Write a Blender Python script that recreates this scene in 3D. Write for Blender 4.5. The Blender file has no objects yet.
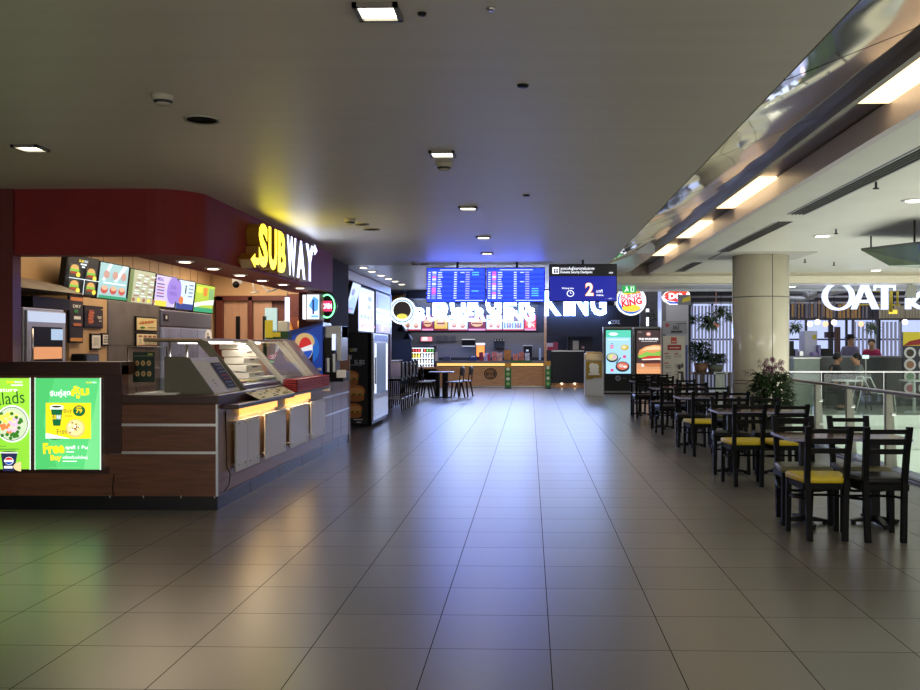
import bpy, bmesh, math, random
from mathutils import Vector, Matrix
random.seed(7)
PI = math.pi
# ---------------------------------------------------------------- camera
FPX, CX, HY, EYE = 940.0, 505.4, 346.0, 1.51
YAW = math.atan((530 - CX) / FPX)
sc = bpy.context.scene
col = sc.collection
cam = bpy.data.objects.new('camera', bpy.data.cameras.new('camera'))
col.objects.link(cam)
cam.data.sensor_width = 36; cam.data.lens = 36 * FPX / 920
cam.data.shift_x = (460 - CX) / 920; cam.data.shift_y = (HY - 345) / 920
cam.location = (0, 0, EYE); cam.rotation_euler = (PI / 2, 0, YAW)
cam.data.clip_end = 200
sc.camera = cam
# ---------------------------------------------------------------- world, lights, exposure
w = bpy.data.worlds.new('world'); sc.world = w; w.use_nodes = True
nt = w.node_tree; nt.nodes.clear()
tc = nt.nodes.new('ShaderNodeTexCoord'); sx = nt.nodes.new('ShaderNodeSeparateXYZ')
cr = nt.nodes.new('ShaderNodeValToRGB'); bg = nt.nodes.new('ShaderNodeBackground'); ou = nt.nodes.new('ShaderNodeOutputWorld')
nt.links.new(tc.outputs['Generated'], sx.inputs[0])
mr = nt.nodes.new('ShaderNodeMapRange'); mr.inputs['From Min'].default_value = -1; mr.inputs['From Max'].default_value = 1
nt.links.new(sx.outputs['Y'], mr.inputs['Value']); nt.links.new(mr.outputs[0], cr.inputs[0])
cr.color_ramp.elements[0].position = 0.3; cr.color_ramp.elements[0].color = (.62, .585, .52, 1)
cr.color_ramp.elements[1].position = 0.8; cr.color_ramp.elements[1].color = (.42, .42, .40, 1)
nt.links.new(cr.outputs[0], bg.inputs[0]); bg.inputs[1].default_value = 1.0
nt.links.new(bg.outputs[0], ou.inputs[0])
sc.view_settings.view_transform = 'Standard'; sc.view_settings.look = 'None'
sc.view_settings.exposure = 0.1; sc.view_settings.gamma = 1.0; sc.view_settings.use_curve_mapping = False

def area(name, loc, rot, sx_, sy_, power, colr):
    l = bpy.data.lights.new(name, 'AREA'); l.shape = 'RECTANGLE'; l.size = sx_; l.size_y = sy_; l.energy = power; l.color = colr
    o = bpy.data.objects.new(name, l); col.objects.link(o); o.location = loc; o.rotation_euler = rot; return o
def spot(name, loc, power, colr, ang=150, r=.06, blend=.7):
    l = bpy.data.lights.new(name, 'SPOT'); l.energy = power; l.color = colr; l.spot_size = math.radians(ang); l.spot_blend = blend; l.shadow_soft_size = r
    o = bpy.data.objects.new(name, l); col.objects.link(o); o.location = loc; return o
# fill added for the atrium beyond the rail, then the shop's warm ceiling light
area('atrium_fill', (10.5, 10, 3.0), (.5, 0, 0), 5, 12, 480, (.96, 1, .98))  # added fill without a fitting, lights the void and its slab edge
area('lower_hall_upfill', (9.5, 10, -4.9), (PI, 0, 0), 8, 18, 1100, (1, 1, .96))  # unseen upward fill added to brighten the atrium ceiling
area('shop_light', (-4.6, 11.8, 2.86), (0, 0, 0), 1.2, 5, 75, (1, .8, .54))
area('shop_rear_fill', (-4.7, 15.6, 2.86), (0, 0, 0), 1.2, 1.4, 60, (1, .8, .6))  # added to brighten the doors at the back of the shop
area('fill_behind_camera', (0, -4.6, 1.3), (PI / 2 + .45, 0, 0), 12, 2, 170, (1, .96, .9))  # added fill aimed up at the near ceiling, no shopfronts modelled
area('kitchen_light', (-1.5, 36.2, 3.4), (0, 0, 0), 6, 1.6, 230, (.9, .95, 1))
area('forecourt_fill', (0, 30, 3.5), (0, 0, 0), 9, 4, 130, (1, .9, .8))  # unseen fill added to brighten the restaurant front and its floor
area('cafe_light', (9.5, 27.5, 3.6), (0, 0, 0), 7, 5, 230, (.95, .95, 1))

# ---------------------------------------------------------------- pixel to place
def ray(px, py):
    u = (px - CX) / FPX; v = (HY - py) / FPX
    c, s = math.cos(YAW), math.sin(YAW)
    return Vector((u * c - s, u * s + c, v))
def at(px, py, Y):
    d = ray(px, py); k = Y / d.y
    return Vector((d.x * k, Y, EYE + d.z * k))
def onZ(px, py, z):
    d = ray(px, py); k = (z - EYE) / d.z
    return Vector((d.x * k, d.y * k, z))
def onX(px, py, X):
    d = ray(px, py); k = X / d.x
    return Vector((X, d.y * k, EYE + d.z * k))
# ---------------------------------------------------------------- materials
def lin(c):
    return tuple(((v / 255) / 12.92 if v / 255 <= .04045 else ((v / 255 + .055) / 1.055) ** 2.4) for v in c)
_m = {}
def mat(name, rgb, rough=.5, metal=0, spec=.5, noise=0, scale=20, bump=0, stretch=(1, 1, 1), coat=0, trans=0, alpha=1):
    if name in _m: return _m[name]
    m = bpy.data.materials.new(name); m.use_nodes = True; n = m.node_tree; p = n.nodes['Principled BSDF']
    c = lin(rgb)
    p.inputs['Base Color'].default_value = (*c, 1); p.inputs['Roughness'].default_value = rough; p.inputs['Metallic'].default_value = metal
    p.inputs['Specular IOR Level'].default_value = spec; p.inputs['Coat Weight'].default_value = coat; p.inputs['Coat Roughness'].default_value = .08
    p.inputs['Transmission Weight'].default_value = trans; p.inputs['Alpha'].default_value = alpha
    if noise or bump:
        t = n.nodes.new('ShaderNodeTexCoord'); mp = n.nodes.new('ShaderNodeMapping'); mp.inputs['Scale'].default_value = stretch
        nz = n.nodes.new('ShaderNodeTexNoise'); nz.inputs['Scale'].default_value = scale; nz.inputs['Detail'].default_value = 4
        n.links.new(t.outputs['Object'], mp.inputs[0]); n.links.new(mp.outputs[0], nz.inputs['Vector'])
        if noise:
            r = n.nodes.new('ShaderNodeValToRGB'); r.color_ramp.elements[0].position = .3; r.color_ramp.elements[1].position = .7
            r.color_ramp.elements[0].color = (*[v * (1 - noise) for v in c], 1); r.color_ramp.elements[1].color = (*[min(1, v * (1 + noise)) for v in c], 1)
            n.links.new(nz.outputs['Fac'], r.inputs[0]); n.links.new(r.outputs[0], p.inputs['Base Color'])
        if bump:
            b = n.nodes.new('ShaderNodeBump'); b.inputs['Strength'].default_value = bump; b.inputs['Distance'].default_value = .02
            n.links.new(nz.outputs['Fac'], b.inputs['Height']); n.links.new(b.outputs[0], p.inputs['Normal'])
    _m[name] = m; return m
def em(name, rgb, k=1.0, rough=.4):
    if name in _m: return _m[name]
    m = bpy.data.materials.new(name); m.use_nodes = True; p = m.node_tree.nodes['Principled BSDF']; c = lin(rgb)
    p.inputs['Base Color'].default_value = (*[v * .3 for v in c], 1); p.inputs['Roughness'].default_value = rough
    p.inputs['Emission Color'].default_value = (*c, 1); p.inputs['Emission Strength'].default_value = k
    _m[name] = m; return m
_ec = {}
def E(r, g, b, k=1.0):            # backlit print colour
    return em('lit_%d_%d_%d_%d' % (r, g, b, int(k * 10)), (r, g, b), k)
def D(r, g, b):                   # plain print colour
    return mat('print_%d_%d_%d' % (r, g, b), (r, g, b), .5)
def glass(name, tint, rough=.02, a=.12):
    if name in _m: return _m[name]
    m = bpy.data.materials.new(name); m.use_nodes = True; n = m.node_tree; n.nodes.clear()
    tr = n.nodes.new('ShaderNodeBsdfTransparent'); tr.inputs[0].default_value = (*tint, 1)
    gl = n.nodes.new('ShaderNodeBsdfGlossy'); gl.inputs['Roughness'].default_value = rough
    lw = n.nodes.new('ShaderNodeLayerWeight'); lw.inputs[0].default_value = .5
    pw = n.nodes.new('ShaderNodeMath'); pw.operation = 'POWER'; pw.inputs[1].default_value = 4; n.links.new(lw.outputs['Facing'], pw.inputs[0])
    fr = n.nodes.new('ShaderNodeMath'); fr.operation = 'MULTIPLY_ADD'; fr.inputs[1].default_value = .45; fr.inputs[2].default_value = .03; n.links.new(pw.outputs[0], fr.inputs[0])
    mx = n.nodes.new('ShaderNodeMixShader'); o = n.nodes.new('ShaderNodeOutputMaterial')
    n.links.new(fr.outputs[0], mx.inputs[0]); n.links.new(tr.outputs[0], mx.inputs[1]); n.links.new(gl.outputs[0], mx.inputs[2]); n.links.new(mx.outputs[0], o.inputs[0])
    _m[name] = m; return m

# tiled floor
def floor_mat():
    m = bpy.data.materials.new('floor_tile'); m.use_nodes = True; n = m.node_tree; p = n.nodes['Principled BSDF']
    t = n.nodes.new('ShaderNodeTexCoord'); mp = n.nodes.new('ShaderNodeMapping'); mp.inputs['Location'].default_value = (-.10, -4.68, 0)
    n.links.new(t.outputs['Object'], mp.inputs[0])
    br = n.nodes.new('ShaderNodeTexBrick'); br.offset = 0; br.squash = 1
    br.inputs['Scale'].default_value = 1; br.inputs['Brick Width'].default_value = .597; br.inputs['Row Height'].default_value = .589
    br.inputs['Mortar Size'].default_value = .0024; br.inputs['Mortar Smooth'].default_value = .1; br.inputs['Bias'].default_value = 0
    c = lin((108, 101, 94)); d = lin((98, 92, 86))
    br.inputs['Color1'].default_value = (*c, 1); br.inputs['Color2'].default_value = (*d, 1); br.inputs['Mortar'].default_value = (.02, .018, .015, 1)
    n.links.new(mp.outputs[0], br.inputs['Vector'])
    nz = n.nodes.new('ShaderNodeTexNoise'); nz.inputs['Scale'].default_value = 1.6; nz.inputs['Detail'].default_value = 3
    m2 = n.nodes.new('ShaderNodeMapping'); m2.inputs['Scale'].default_value = (1, 4, 1); n.links.new(t.outputs['Object'], m2.inputs[0]); n.links.new(m2.outputs[0], nz.inputs['Vector'])
    mx = n.nodes.new('ShaderNodeMix'); mx.data_type = 'RGBA'; mx.blend_type = 'MULTIPLY'; mx.inputs[0].default_value = .06
    rp = n.nodes.new('ShaderNodeValToRGB'); rp.color_ramp.elements[0].color = (.6, .6, .6, 1); rp.color_ramp.elements[0].position = .3; rp.color_ramp.elements[1].position = .7
    n.links.new(nz.outputs['Fac'], rp.inputs[0]); n.links.new(br.outputs['Color'], mx.inputs[6]); n.links.new(rp.outputs[0], mx.inputs[7]); n.links.new(mx.outputs[2], p.inputs['Base Color'])
    rr = n.nodes.new('ShaderNodeMapRange'); rr.inputs['To Min'].default_value = .285; rr.inputs['To Max'].default_value = .30
    n.links.new(nz.outputs['Fac'], rr.inputs['Value']); ad = n.nodes.new('ShaderNodeMath'); ad.operation = 'ADD'; n.links.new(rr.outputs[0], ad.inputs[0]); n.links.new(br.outputs['Fac'], ad.inputs[1]); n.links.new(ad.outputs[0], p.inputs['Roughness'])
    sp_ = n.nodes.new('ShaderNodeMapRange'); sp_.inputs['To Min'].default_value = .92; sp_.inputs['To Max'].default_value = 0; n.links.new(br.outputs['Fac'], sp_.inputs['Value']); n.links.new(sp_.outputs[0], p.inputs['Specular IOR Level'])
    b = n.nodes.new('ShaderNodeBump'); b.inputs['Strength'].default_value = .8; b.inputs['Distance'].default_value = .004; b.invert = True
    n.links.new(br.outputs['Fac'], b.inputs['Height']); n.links.new(b.outputs[0], p.inputs['Normal'])
    return m
# wood with grain; axis = direction the grain runs along; plank = plank size (u, v) or None
def wood(name, rgb, axis='x', rough=.38, dark=.55, plank=None):
    if name in _m: return _m[name]
    m = bpy.data.materials.new(name); m.use_nodes = True; n = m.node_tree; p = n.nodes['Principled BSDF']; c = lin(rgb)
    t = n.nodes.new('ShaderNodeTexCoord'); mp = n.nodes.new('ShaderNodeMapping')
    mp.inputs['Scale'].default_value = {'x': (1.2, 14, 14), 'y': (14, 1.2, 14), 'z': (14, 14, 1.2)}[axis]
    nz = n.nodes.new('ShaderNodeTexNoise'); nz.inputs['Scale'].default_value = 2.5; nz.inputs['Detail'].default_value = 8; nz.inputs['Distortion'].default_value = .6
    r = n.nodes.new('ShaderNodeValToRGB'); r.color_ramp.elements[0].position = .32; r.color_ramp.elements[1].position = .68
    r.color_ramp.elements[0].color = (*[v * dark for v in c], 1); r.color_ramp.elements[1].color = (*c, 1)
    n.links.new(t.outputs['Object'], mp.inputs[0]); n.links.new(mp.outputs[0], nz.inputs['Vector']); n.links.new(nz.outputs['Fac'], r.inputs[0])
    n.links.new(r.outputs[0], p.inputs['Base Color']); p.inputs['Roughness'].default_value = rough
    _m[name] = m; return m
def ceil_mat(name, rgb, rough, seam=2.4):
    m = bpy.data.materials.new(name); m.use_nodes = True; n = m.node_tree; p = n.nodes['Principled BSDF']; c = lin(rgb)
    t = n.nodes.new('ShaderNodeTexCoord'); mp = n.nodes.new('ShaderNodeMapping'); mp.inputs['Scale'].default_value = (.35, 5, 1)
    nz = n.nodes.new('ShaderNodeTexNoise'); nz.inputs['Scale'].default_value = 1.4; nz.inputs['Detail'].default_value = 5
    n.links.new(t.outputs['Object'], mp.inputs[0]); n.links.new(mp.outputs[0], nz.inputs['Vector'])
    r = n.nodes.new('ShaderNodeValToRGB'); r.color_ramp.elements[0].position = .3; r.color_ramp.elements[1].position = .7
    r.color_ramp.elements[0].color = (*[v * .94 for v in c], 1); r.color_ramp.elements[1].color = (*c, 1)
    n.links.new(nz.outputs['Fac'], r.inputs[0]); n.links.new(r.outputs[0], p.inputs['Base Color']); p.inputs['Roughness'].default_value = rough
    b = n.nodes.new('ShaderNodeBump'); b.inputs['Strength'].default_value = .25; b.inputs['Distance'].default_value = .01
    n.links.new(nz.outputs['Fac'], b.inputs['Height']); n.links.new(b.outputs[0], p.inputs['Normal'])
    return m
def mirror_mat():
    m = bpy.data.materials.new('mirror_steel'); m.use_nodes = True; n = m.node_tree; p = n.nodes['Principled BSDF']
    p.inputs['Base Color'].default_value = (.8, .8, .74, 1); p.inputs['Metallic'].default_value = 1; p.inputs['Roughness'].default_value = .05
    t = n.nodes.new('ShaderNodeTexCoord'); nz = n.nodes.new('ShaderNodeTexNoise'); nz.inputs['Scale'].default_value = .8; nz.inputs['Detail'].default_value = 0
    b = n.nodes.new('ShaderNodeBump'); b.inputs['Strength'].default_value = .3; b.inputs['Distance'].default_value = .12
    n.links.new(t.outputs['Object'], nz.inputs['Vector']); n.links.new(nz.outputs['Fac'], b.inputs['Height']); n.links.new(b.outputs[0], p.inputs['Normal'])
    return m
BLACK = mat('black_paint', (9, 9, 11), .4, spec=.25, noise=.2)
BLACKWOOD = mat('black_stained_wood', (7, 7, 8), .5, spec=.15, noise=.25, scale=30)
DARK = mat('dark_grey', (38, 38, 42), .55, noise=.15)
DGREY = mat('charcoal_wall', (46, 46, 52), .6, noise=.15, scale=4)
STEEL = mat('brushed_steel', (150, 150, 150), .28, 1, noise=.12, scale=30, stretch=(1, 1, 12))
STEEL2 = mat('dull_steel', (128, 122, 114), .4, .55, noise=.2, scale=3)
ALU = mat('aluminium', (205, 205, 205), .3, 1, noise=.05)
WHITE = mat('white_paint', (225, 225, 222), .45, noise=.04)
RED = mat('maroon_paint', (124, 36, 35), .6, spec=.25, noise=.1, scale=3)
TAN = mat('tan_wall', (186, 152, 108), .55, noise=.08, scale=3)
BRICK = mat('dark_stone', (40, 32, 28), .8, noise=.5, scale=25, bump=.5)
WOODF = wood('counter_wood', (110, 66, 44), 'x')
WOODS = wood('counter_wood_side', (122, 92, 76), 'y', .3, .75)
WOODD = wood('dark_wood', (62, 32, 24), 'x', .35)
WOODL = wood('light_oak', (226, 168, 116), 'x', .4, .7)
DOORW = wood('door_laminate', (172, 134, 108), 'z', .4, .85)
SLATE = mat('slate_plinth', (38, 44, 58), .3, noise=.2, scale=6)
OLIVE = mat('olive_grey_metal', (92, 88, 72), .4, noise=.05)
FROST = mat('frosted_acrylic', (176, 168, 168), .35, noise=.06, scale=14, stretch=(1, 8, .6))
CREAM = mat('cream_stone_cladding', (214, 206, 184), .12, noise=.05, scale=2, coat=.5)
GLASS = glass('clear_glass', (.93, .97, .95))
GLASSD = glass('shop_glass', (.88, .9, .9))
YELLOW = mat('yellow_vinyl', (214, 186, 30), .38, noise=.06)
OLIVEV = mat('olive_vinyl', (104, 98, 70), .4, noise=.08)
BLACKV = mat('black_vinyl', (18, 18, 21), .35, spec=.25, noise=.08)
GREENL = mat('leaf_green', (46, 70, 34), .5, noise=.4, scale=15)
GREENG = mat('leaf_grey_green', (66, 82, 58), .5, noise=.4, scale=15)
TERRA = mat('terracotta', (150, 112, 84), .7, noise=.15)
SKIN = mat('skin', (196, 150, 120), .5, noise=.05)
HAIR = mat('black_hair', (22, 18, 16), .5, noise=.3, scale=60)
W6 = em('white_letter_light', (132, 166, 252), 16)
# ---------------------------------------------------------------- mesh builder
_tx = {}
def text_geo(s, bold, ex):
    k = (s, bold, ex)
    if k in _tx: return _tx[k]
    cu = bpy.data.curves.new('t', 'FONT'); cu.body = s; cu.size = 1; cu.offset = bold; cu.extrude = .5 if ex else 0; cu.resolution_u = 3
    o = bpy.data.objects.new('t', cu); col.objects.link(o)
    dg = bpy.context.evaluated_depsgraph_get(); dg.update()
    me = o.evaluated_get(dg).to_mesh()
    vs = [v.co.copy() for v in me.vertices]; fs = [tuple(p.vertices) for p in me.polygons]
    o.evaluated_get(dg).to_mesh_clear(); bpy.data.objects.remove(o); bpy.data.curves.remove(cu)
    if not vs: vs = [Vector((0, 0, 0)), Vector((1, 0, 0)), Vector((0, 1, 0))]; fs = [(0, 1, 2)]
    x0 = min(v.x for v in vs); x1 = max(v.x for v in vs); y0 = min(v.y for v in vs); y1 = max(v.y for v in vs)
    r = [((v.x - x0) / (x1 - x0), (v.y - y0) / (y1 - y0), v.z + .5 if ex else 0) for v in vs], fs
    _tx[k] = r; return r
class MB:
    def __init__(s, mt=None):
        s.bm = bmesh.new(); s.mats = []; s.cur = 0
        if mt: s.m(mt)
        s.O = Vector((0, 0, 0)); s.U = Vector((1, 0, 0)); s.V = Vector((0, 0, 1)); s.N = Vector((0, -1, 0)); s.L = 0; s.eps = .0015
    def m(s, mt):
        if mt not in s.mats: s.mats.append(mt)
        s.cur = s.mats.index(mt); return s
    def _f(s, fs):
        for f in fs: f.material_index = s.cur
    def faces(s, vs, fs, smooth=False):
        b = [s.bm.verts.new(v) for v in vs]; out = []
        for f in fs:
            try: q = s.bm.faces.new([b[i] for i in f]); q.smooth = smooth; out.append(q)
            except ValueError: pass
        s._f(out); return b, out
    def box(s, x0, x1, y0, y1, z0, z1, bv=0, seg=2):
        if x0 > x1: x0, x1 = x1, x0
        if y0 > y1: y0, y1 = y1, y0
        if z0 > z1: z0, z1 = z1, z0
        return s.hexa([(x0, y0, z0), (x1, y0, z0), (x1, y1, z0), (x0, y1, z0), (x0, y0, z1), (x1, y0, z1), (x1, y1, z1), (x0, y1, z1)], bv, seg)
    def hexa(s, v, bv=0, seg=2):
        b, f = s.faces(v, [(0, 3, 2, 1), (4, 5, 6, 7), (0, 1, 5, 4), (1, 2, 6, 5), (2, 3, 7, 6), (3, 0, 4, 7)])
        if bv:
            es = list({e for q in f for e in q.edges})
            r = bmesh.ops.bevel(s.bm, geom=es, offset=bv, segments=seg, profile=.6, affect='EDGES', clamp_overlap=True)
            s._f(r['faces'])
        return s
    def cyl(s, p, q, r, r2=None, n=12, caps=True):
        p = Vector(p); q = Vector(q); r2 = r if r2 is None else r2
        d = (q - p).normalized(); a = d.orthogonal().normalized(); c = d.cross(a)
        vs = [p + (a * math.cos(2 * PI * i / n) + c * math.sin(2 * PI * i / n)) * r for i in range(n)] + [q + (a * math.cos(2 * PI * i / n) + c * math.sin(2 * PI * i / n)) * r2 for i in range(n)]
        s.faces(vs, [(i, (i + 1) % n, n + (i + 1) % n, n + i) for i in range(n)], True)
        if caps: s.faces(vs[:n], [tuple(range(n))[::-1]]); s.faces(vs[n:], [tuple(range(n))])
        return s
    def tube(s, pts, r, n=8):
        pts = [Vector(p) for p in pts]; rings = []; up = None
        for i, p in enumerate(pts):
            d = (pts[min(i + 1, len(pts) - 1)] - pts[max(i - 1, 0)]).normalized()
            a = d.orthogonal().normalized() if up is None else (up - d * up.dot(d)).normalized()
            up = a; c = d.cross(a)
            rings += [p + (a * math.cos(2 * PI * k / n) + c * math.sin(2 * PI * k / n)) * r for k in range(n)]
        fs = [(i * n + k, i * n + (k + 1) % n, (i + 1) * n + (k + 1) % n, (i + 1) * n + k) for i in range(len(pts) - 1) for k in range(n)]
        s.faces(rings, fs + [tuple(range(n))[::-1], tuple(range((len(pts) - 1) * n, len(pts) * n))], True); return s
    def prism(s, pts, vec):
        pts = [Vector(p) for p in pts]; vec = Vector(vec); n = len(pts)
        s.faces(pts + [p + vec for p in pts], [tuple(range(n))[::-1], tuple(range(n, 2 * n))] + [(i, (i + 1) % n, n + (i + 1) % n, n + i) for i in range(n)]); return s
    def lathe(s, prof, c=(0, 0, 0), n=20):
        c = Vector(c); vs = [c + Vector((r * math.cos(2 * PI * k / n), r * math.sin(2 * PI * k / n), z)) for r, z in prof for k in range(n)]
        m_ = len(prof)
        s.faces(vs, [(i * n + k, i * n + (k + 1) % n, (i + 1) * n + (k + 1) % n, (i + 1) * n + k) for i in range(m_ - 1) for k in range(n)] + [tuple(range(n))[::-1], tuple(range((m_ - 1) * n, m_ * n))], True); return s
    def sph(s, c, r, sc_=(1, 1, 1), n=12):
        c = Vector(c); k = max(4, n // 2)
        prof = [(math.sin(PI * i / k), -math.cos(PI * i / k)) for i in range(k + 1)]
        vs = []; 
        for a, z in prof:
            for j in range(n): vs.append(c + Vector((r * sc_[0] * a * math.cos(2 * PI * j / n), r * sc_[1] * a * math.sin(2 * PI * j / n), r * sc_[2] * z)))
        s.faces(vs, [(i * n + j, i * n + (j + 1) % n, (i + 1) * n + (j + 1) % n, (i + 1) * n + j) for i in range(k) for j in range(n)], True); return s
    # flat art on a printed / lit face: frame O (bottom left), U (unit right), V (unit up), size w x h; coordinates 0..1
    def frame(s, O, U, V, w_, h_):
        s.O = Vector(O); s.U = Vector(U).normalized() * w_; s.V = Vector(V).normalized() * h_; s.N = s.U.cross(s.V).normalized(); s.L = 0; return s
    def p3(s, u, v, d=0): return s.O + s.U * u + s.V * v + s.N * (s.L * s.eps + d)
    def r(s, u0, v0, u1, v1, mt=None):
        if mt: s.m(mt)
        s.L += 1; s.faces([s.p3(u0, v0), s.p3(u1, v0), s.p3(u1, v1), s.p3(u0, v1)], [(0, 1, 2, 3)]); return s
    def pg(s, pts, mt=None):
        if mt: s.m(mt)
        s.L += 1; s.faces([s.p3(*p) for p in pts], [tuple(range(len(pts)))]); return s
    def el(s, u, v, ru, rv, mt=None, n=24, a0=0, a1=2 * PI):
        if mt: s.m(mt)
        s.L += 1
        s.faces([s.p3(u + ru * math.cos(a0 + (a1 - a0) * i / n), v + rv * math.sin(a0 + (a1 - a0) * i / n)) for i in range(n if a1 - a0 > 6.2 else n + 1)], [tuple(range(n if a1 - a0 > 6.2 else n + 1))]); return s
    def t(s, txt, u0, v0, u1, v1, mt=None, bold=0.0, depth=0, rot=0):
        if mt: s.m(mt)
        s.L += 1; vs, fs = text_geo(txt, bold, depth > 0)
        cu, cv = (u0 + u1) / 2, (v0 + v1) / 2; asp = s.U.length / s.V.length; out = []
        for x, y, z in vs:
            a = u0 + (u1 - u0) * x; b = v0 + (v1 - v0) * y
            if rot:
                dx = (a - cu) * asp; dy = b - cv; a = cu + (dx * math.cos(rot) - dy * math.sin(rot)) / asp; b = cv + dx * math.sin(rot) + dy * math.cos(rot)
            out.append(s.p3(a, b, z * depth))
        s.faces(out, fs); return s
    def build(s, name, parent=None, mt=None, world=False, label=None):
        if world and parent: bmesh.ops.translate(s.bm, verts=s.bm.verts, vec=-parent.location)
        me = bpy.data.meshes.new(name)
        if not (s.L > 0): bmesh.ops.recalc_face_normals(s.bm, faces=s.bm.faces)
        s.bm.to_mesh(me); s.bm.free()
        for q in (s.mats or [mt]): me.materials.append(q)
        o = bpy.data.objects.new(name, me); col.objects.link(o)
        if parent: o.parent = parent
        if label: o['label'] = label
        return o
def tag(o, label, cat, group=None, kind=None):
    o['label'] = label; o['category'] = cat
    if group: o['group'] = group
    if kind: o['kind'] = kind
    return o
def T(name, label, cat, loc, rz=0, group=None):
    o = bpy.data.objects.new(name, None); col.objects.link(o); o.empty_display_size = .1
    o.location = loc; o.rotation_euler = (0, 0, rz); return tag(o, label, cat, group)
def one(mb, name, label, cat, group=None, kind=None):       # one-mesh thing, origin at its base
    vs = mb.bm.verts; c = Vector((sum(v.co.x for v in vs) / len(vs), sum(v.co.y for v in vs) / len(vs), min(v.co.z for v in vs)))
    bmesh.ops.translate(mb.bm, verts=vs, vec=-c)
    o = mb.build(name); o.location = c; return tag(o, label, cat, group, kind)
def ST(mb, name):
    o = mb.build(name); o['kind'] = 'structure'; return o
def kids(o): return [c for c in bpy.data.objects if c.parent == o]
def dup(root, loc, rz=None, label=None, group=None):
    def cp(o, par):
        c = o.copy(); col.objects.link(c)
        if par: c.parent = par
        for k in ch.get(o.name, []): cp(k, c)
        return c
    ch = {}
    for q in bpy.data.objects:
        if q.parent: ch.setdefault(q.parent.name, []).append(q)
    r = cp(root, None); r.location = loc
    if rz is not None: r.rotation_euler = (0, 0, rz)
    if label: r['label'] = label
    if group: r['group'] = group
    return r
def bx(mt, *a, bv=0): return MB(mt).box(*a, bv=bv)
# ================================================================ SETTING
CH, CR = 2.94, 3.14           # hall ceiling, ceiling over the atrium side
RX = 4.30                     # line of the glass rail
FLOOR = floor_mat()
f = MB(FLOOR); f.box(-9, RX, -5, 42, -.25, 0); ST(f, 'floor')
f = MB(mat('pale_floor', (196, 200, 186), .25, noise=.06, scale=3)); f.box(RX + .01, 18, 20.6, 42, -.25, 0); ST(f, 'floor_far_side')
f = MB(mat('pale_floor_low', (186, 200, 186), .3, noise=.12, scale=.8)); f.box(RX - 2, 18, -5, 26, -5.3, -5.1); ST(f, 'floor_lower_level')
# white slab edges round the void
g = MB(mat('slab_white', (214, 226, 214), .35, noise=.05, scale=2)); g.box(RX + .3, 18, 20.45, 20.6, -1.9, .02)
for z in (-.28, -.75, -1.25): g.box(RX + .3, 18, 20.42, 20.45, z - .02, z + .02)
ST(g, 'trim_1')
g = MB(mat('blue_grey_curb', (120, 128, 158), .3, noise=.1)); g.box(RX - .02, RX + .12, -5, 20.45, -1.0, .0)
ST(g, 'trim_2')
c = MB(ceil_mat('hall_ceiling', (214, 208, 194), .42)); c.box(-9, 1.36, -5, 16.6, CH, CH + .2)
ST(c, 'ceiling')
c = MB(mat('far_ceiling', (206, 208, 214), .25, noise=.03, scale=2)); c.box(-9, 1.36, 16.62, 24, CH + .01, CH + .2); c.box(1.36, 2.2, 16.62, 21, CR, CR + .2)
ST(c, 'ceiling_far_hall')
AC = mat('atrium_ceiling_paint', (218, 218, 204), .4, noise=.03, scale=2)
c = MB(AC); c.box(2.68, 16, -5, 21, CR, CR + .2); ST(c, 'ceiling_atrium')
c = MB(mat('cream_beam', (226, 219, 196), .4, noise=.03)); c.box(1.36, 16, 21, 21.5, CH - .03, CH + .45); c.box(1.3, 16, 20.92, 21.0, CH + .06, CH + .12)
ST(c, 'trim_3')
c = MB(mat('pale_ceiling', (214, 218, 226), .3, noise=.03)); c.box(1.36, 16, 21.5, 23.2, CH - .04, CH + .1); c.box(1.36, 16, 23.2, 23.4, CH - .08, CH + .4)
ST(c, 'ceiling_shop_front')
c = MB(mat('dark_ceiling', (44, 44, 48), .7, noise=.2, scale=2)); c.box(-9, 4.0, 24, 42, 3.6, 3.8); c.box(4, 18, 23.4, 42, 4.2, 4.4); ST(c, 'ceiling_dark')
w_ = MB(mat('side_wall', (60, 52, 48), .6, noise=.1)); w_.box(-9.2, -9, -5, 42, 0, 4.3); ST(w_, 'wall_left')
w_ = MB(DGREY); w_.box(-9, 3.4, 38.0, 38.2, 0, 3.6); ST(w_, 'wall_back')
# bulkheads beyond the end of the hall ceiling
w_ = MB(mat('bulkhead_grey', (104, 104, 112), .55, noise=.12)); w_.box(-9, 1.36, 24, 24.1, CH + .0, 3.6); ST(w_, 'trim_4')
# mirror-polished steel bulkhead along the atrium, in wavy sheets
MIR = mirror_mat()
ys = [-5, -1.4, .75, 2.9, 5.1, 7.3, 9.45, 11.6, 13.75, 15.2, 16.6]
for i in range(len(ys) - 1):
    m_ = MB(MIR); m_.faces([(1.37, ys[i] + .012, CH + .0), (1.37, ys[i + 1] - .012, CH + .0), (2.28, ys[i + 1] - .012, CH + .36), (2.28, ys[i] + .012, CH + .36),
                            (1.37, ys[i] + .012, CH + .05), (1.37, ys[i + 1] - .012, CH + .05), (2.28, ys[i + 1] - .012, CH + .41), (2.28, ys[i] + .012, CH + .41)],
                           [(0, 1, 2, 3), (7, 6, 5, 4), (0, 4, 5, 1), (1, 5, 6, 2), (2, 6, 7, 3), (3, 7, 4, 0)])
    ST(m_, 'trim_%d' % (20 + i))
m_ = MB(mat('black_gap', (20, 20, 18), .5)); m_.faces([(1.37, -5, CH + .03), (1.37, 16.6, CH + .03), (2.28, 16.6, CH + .39), (2.28, -5, CH + .39)], [(0, 1, 2, 3)]); ST(m_, 'trim_5')
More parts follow.
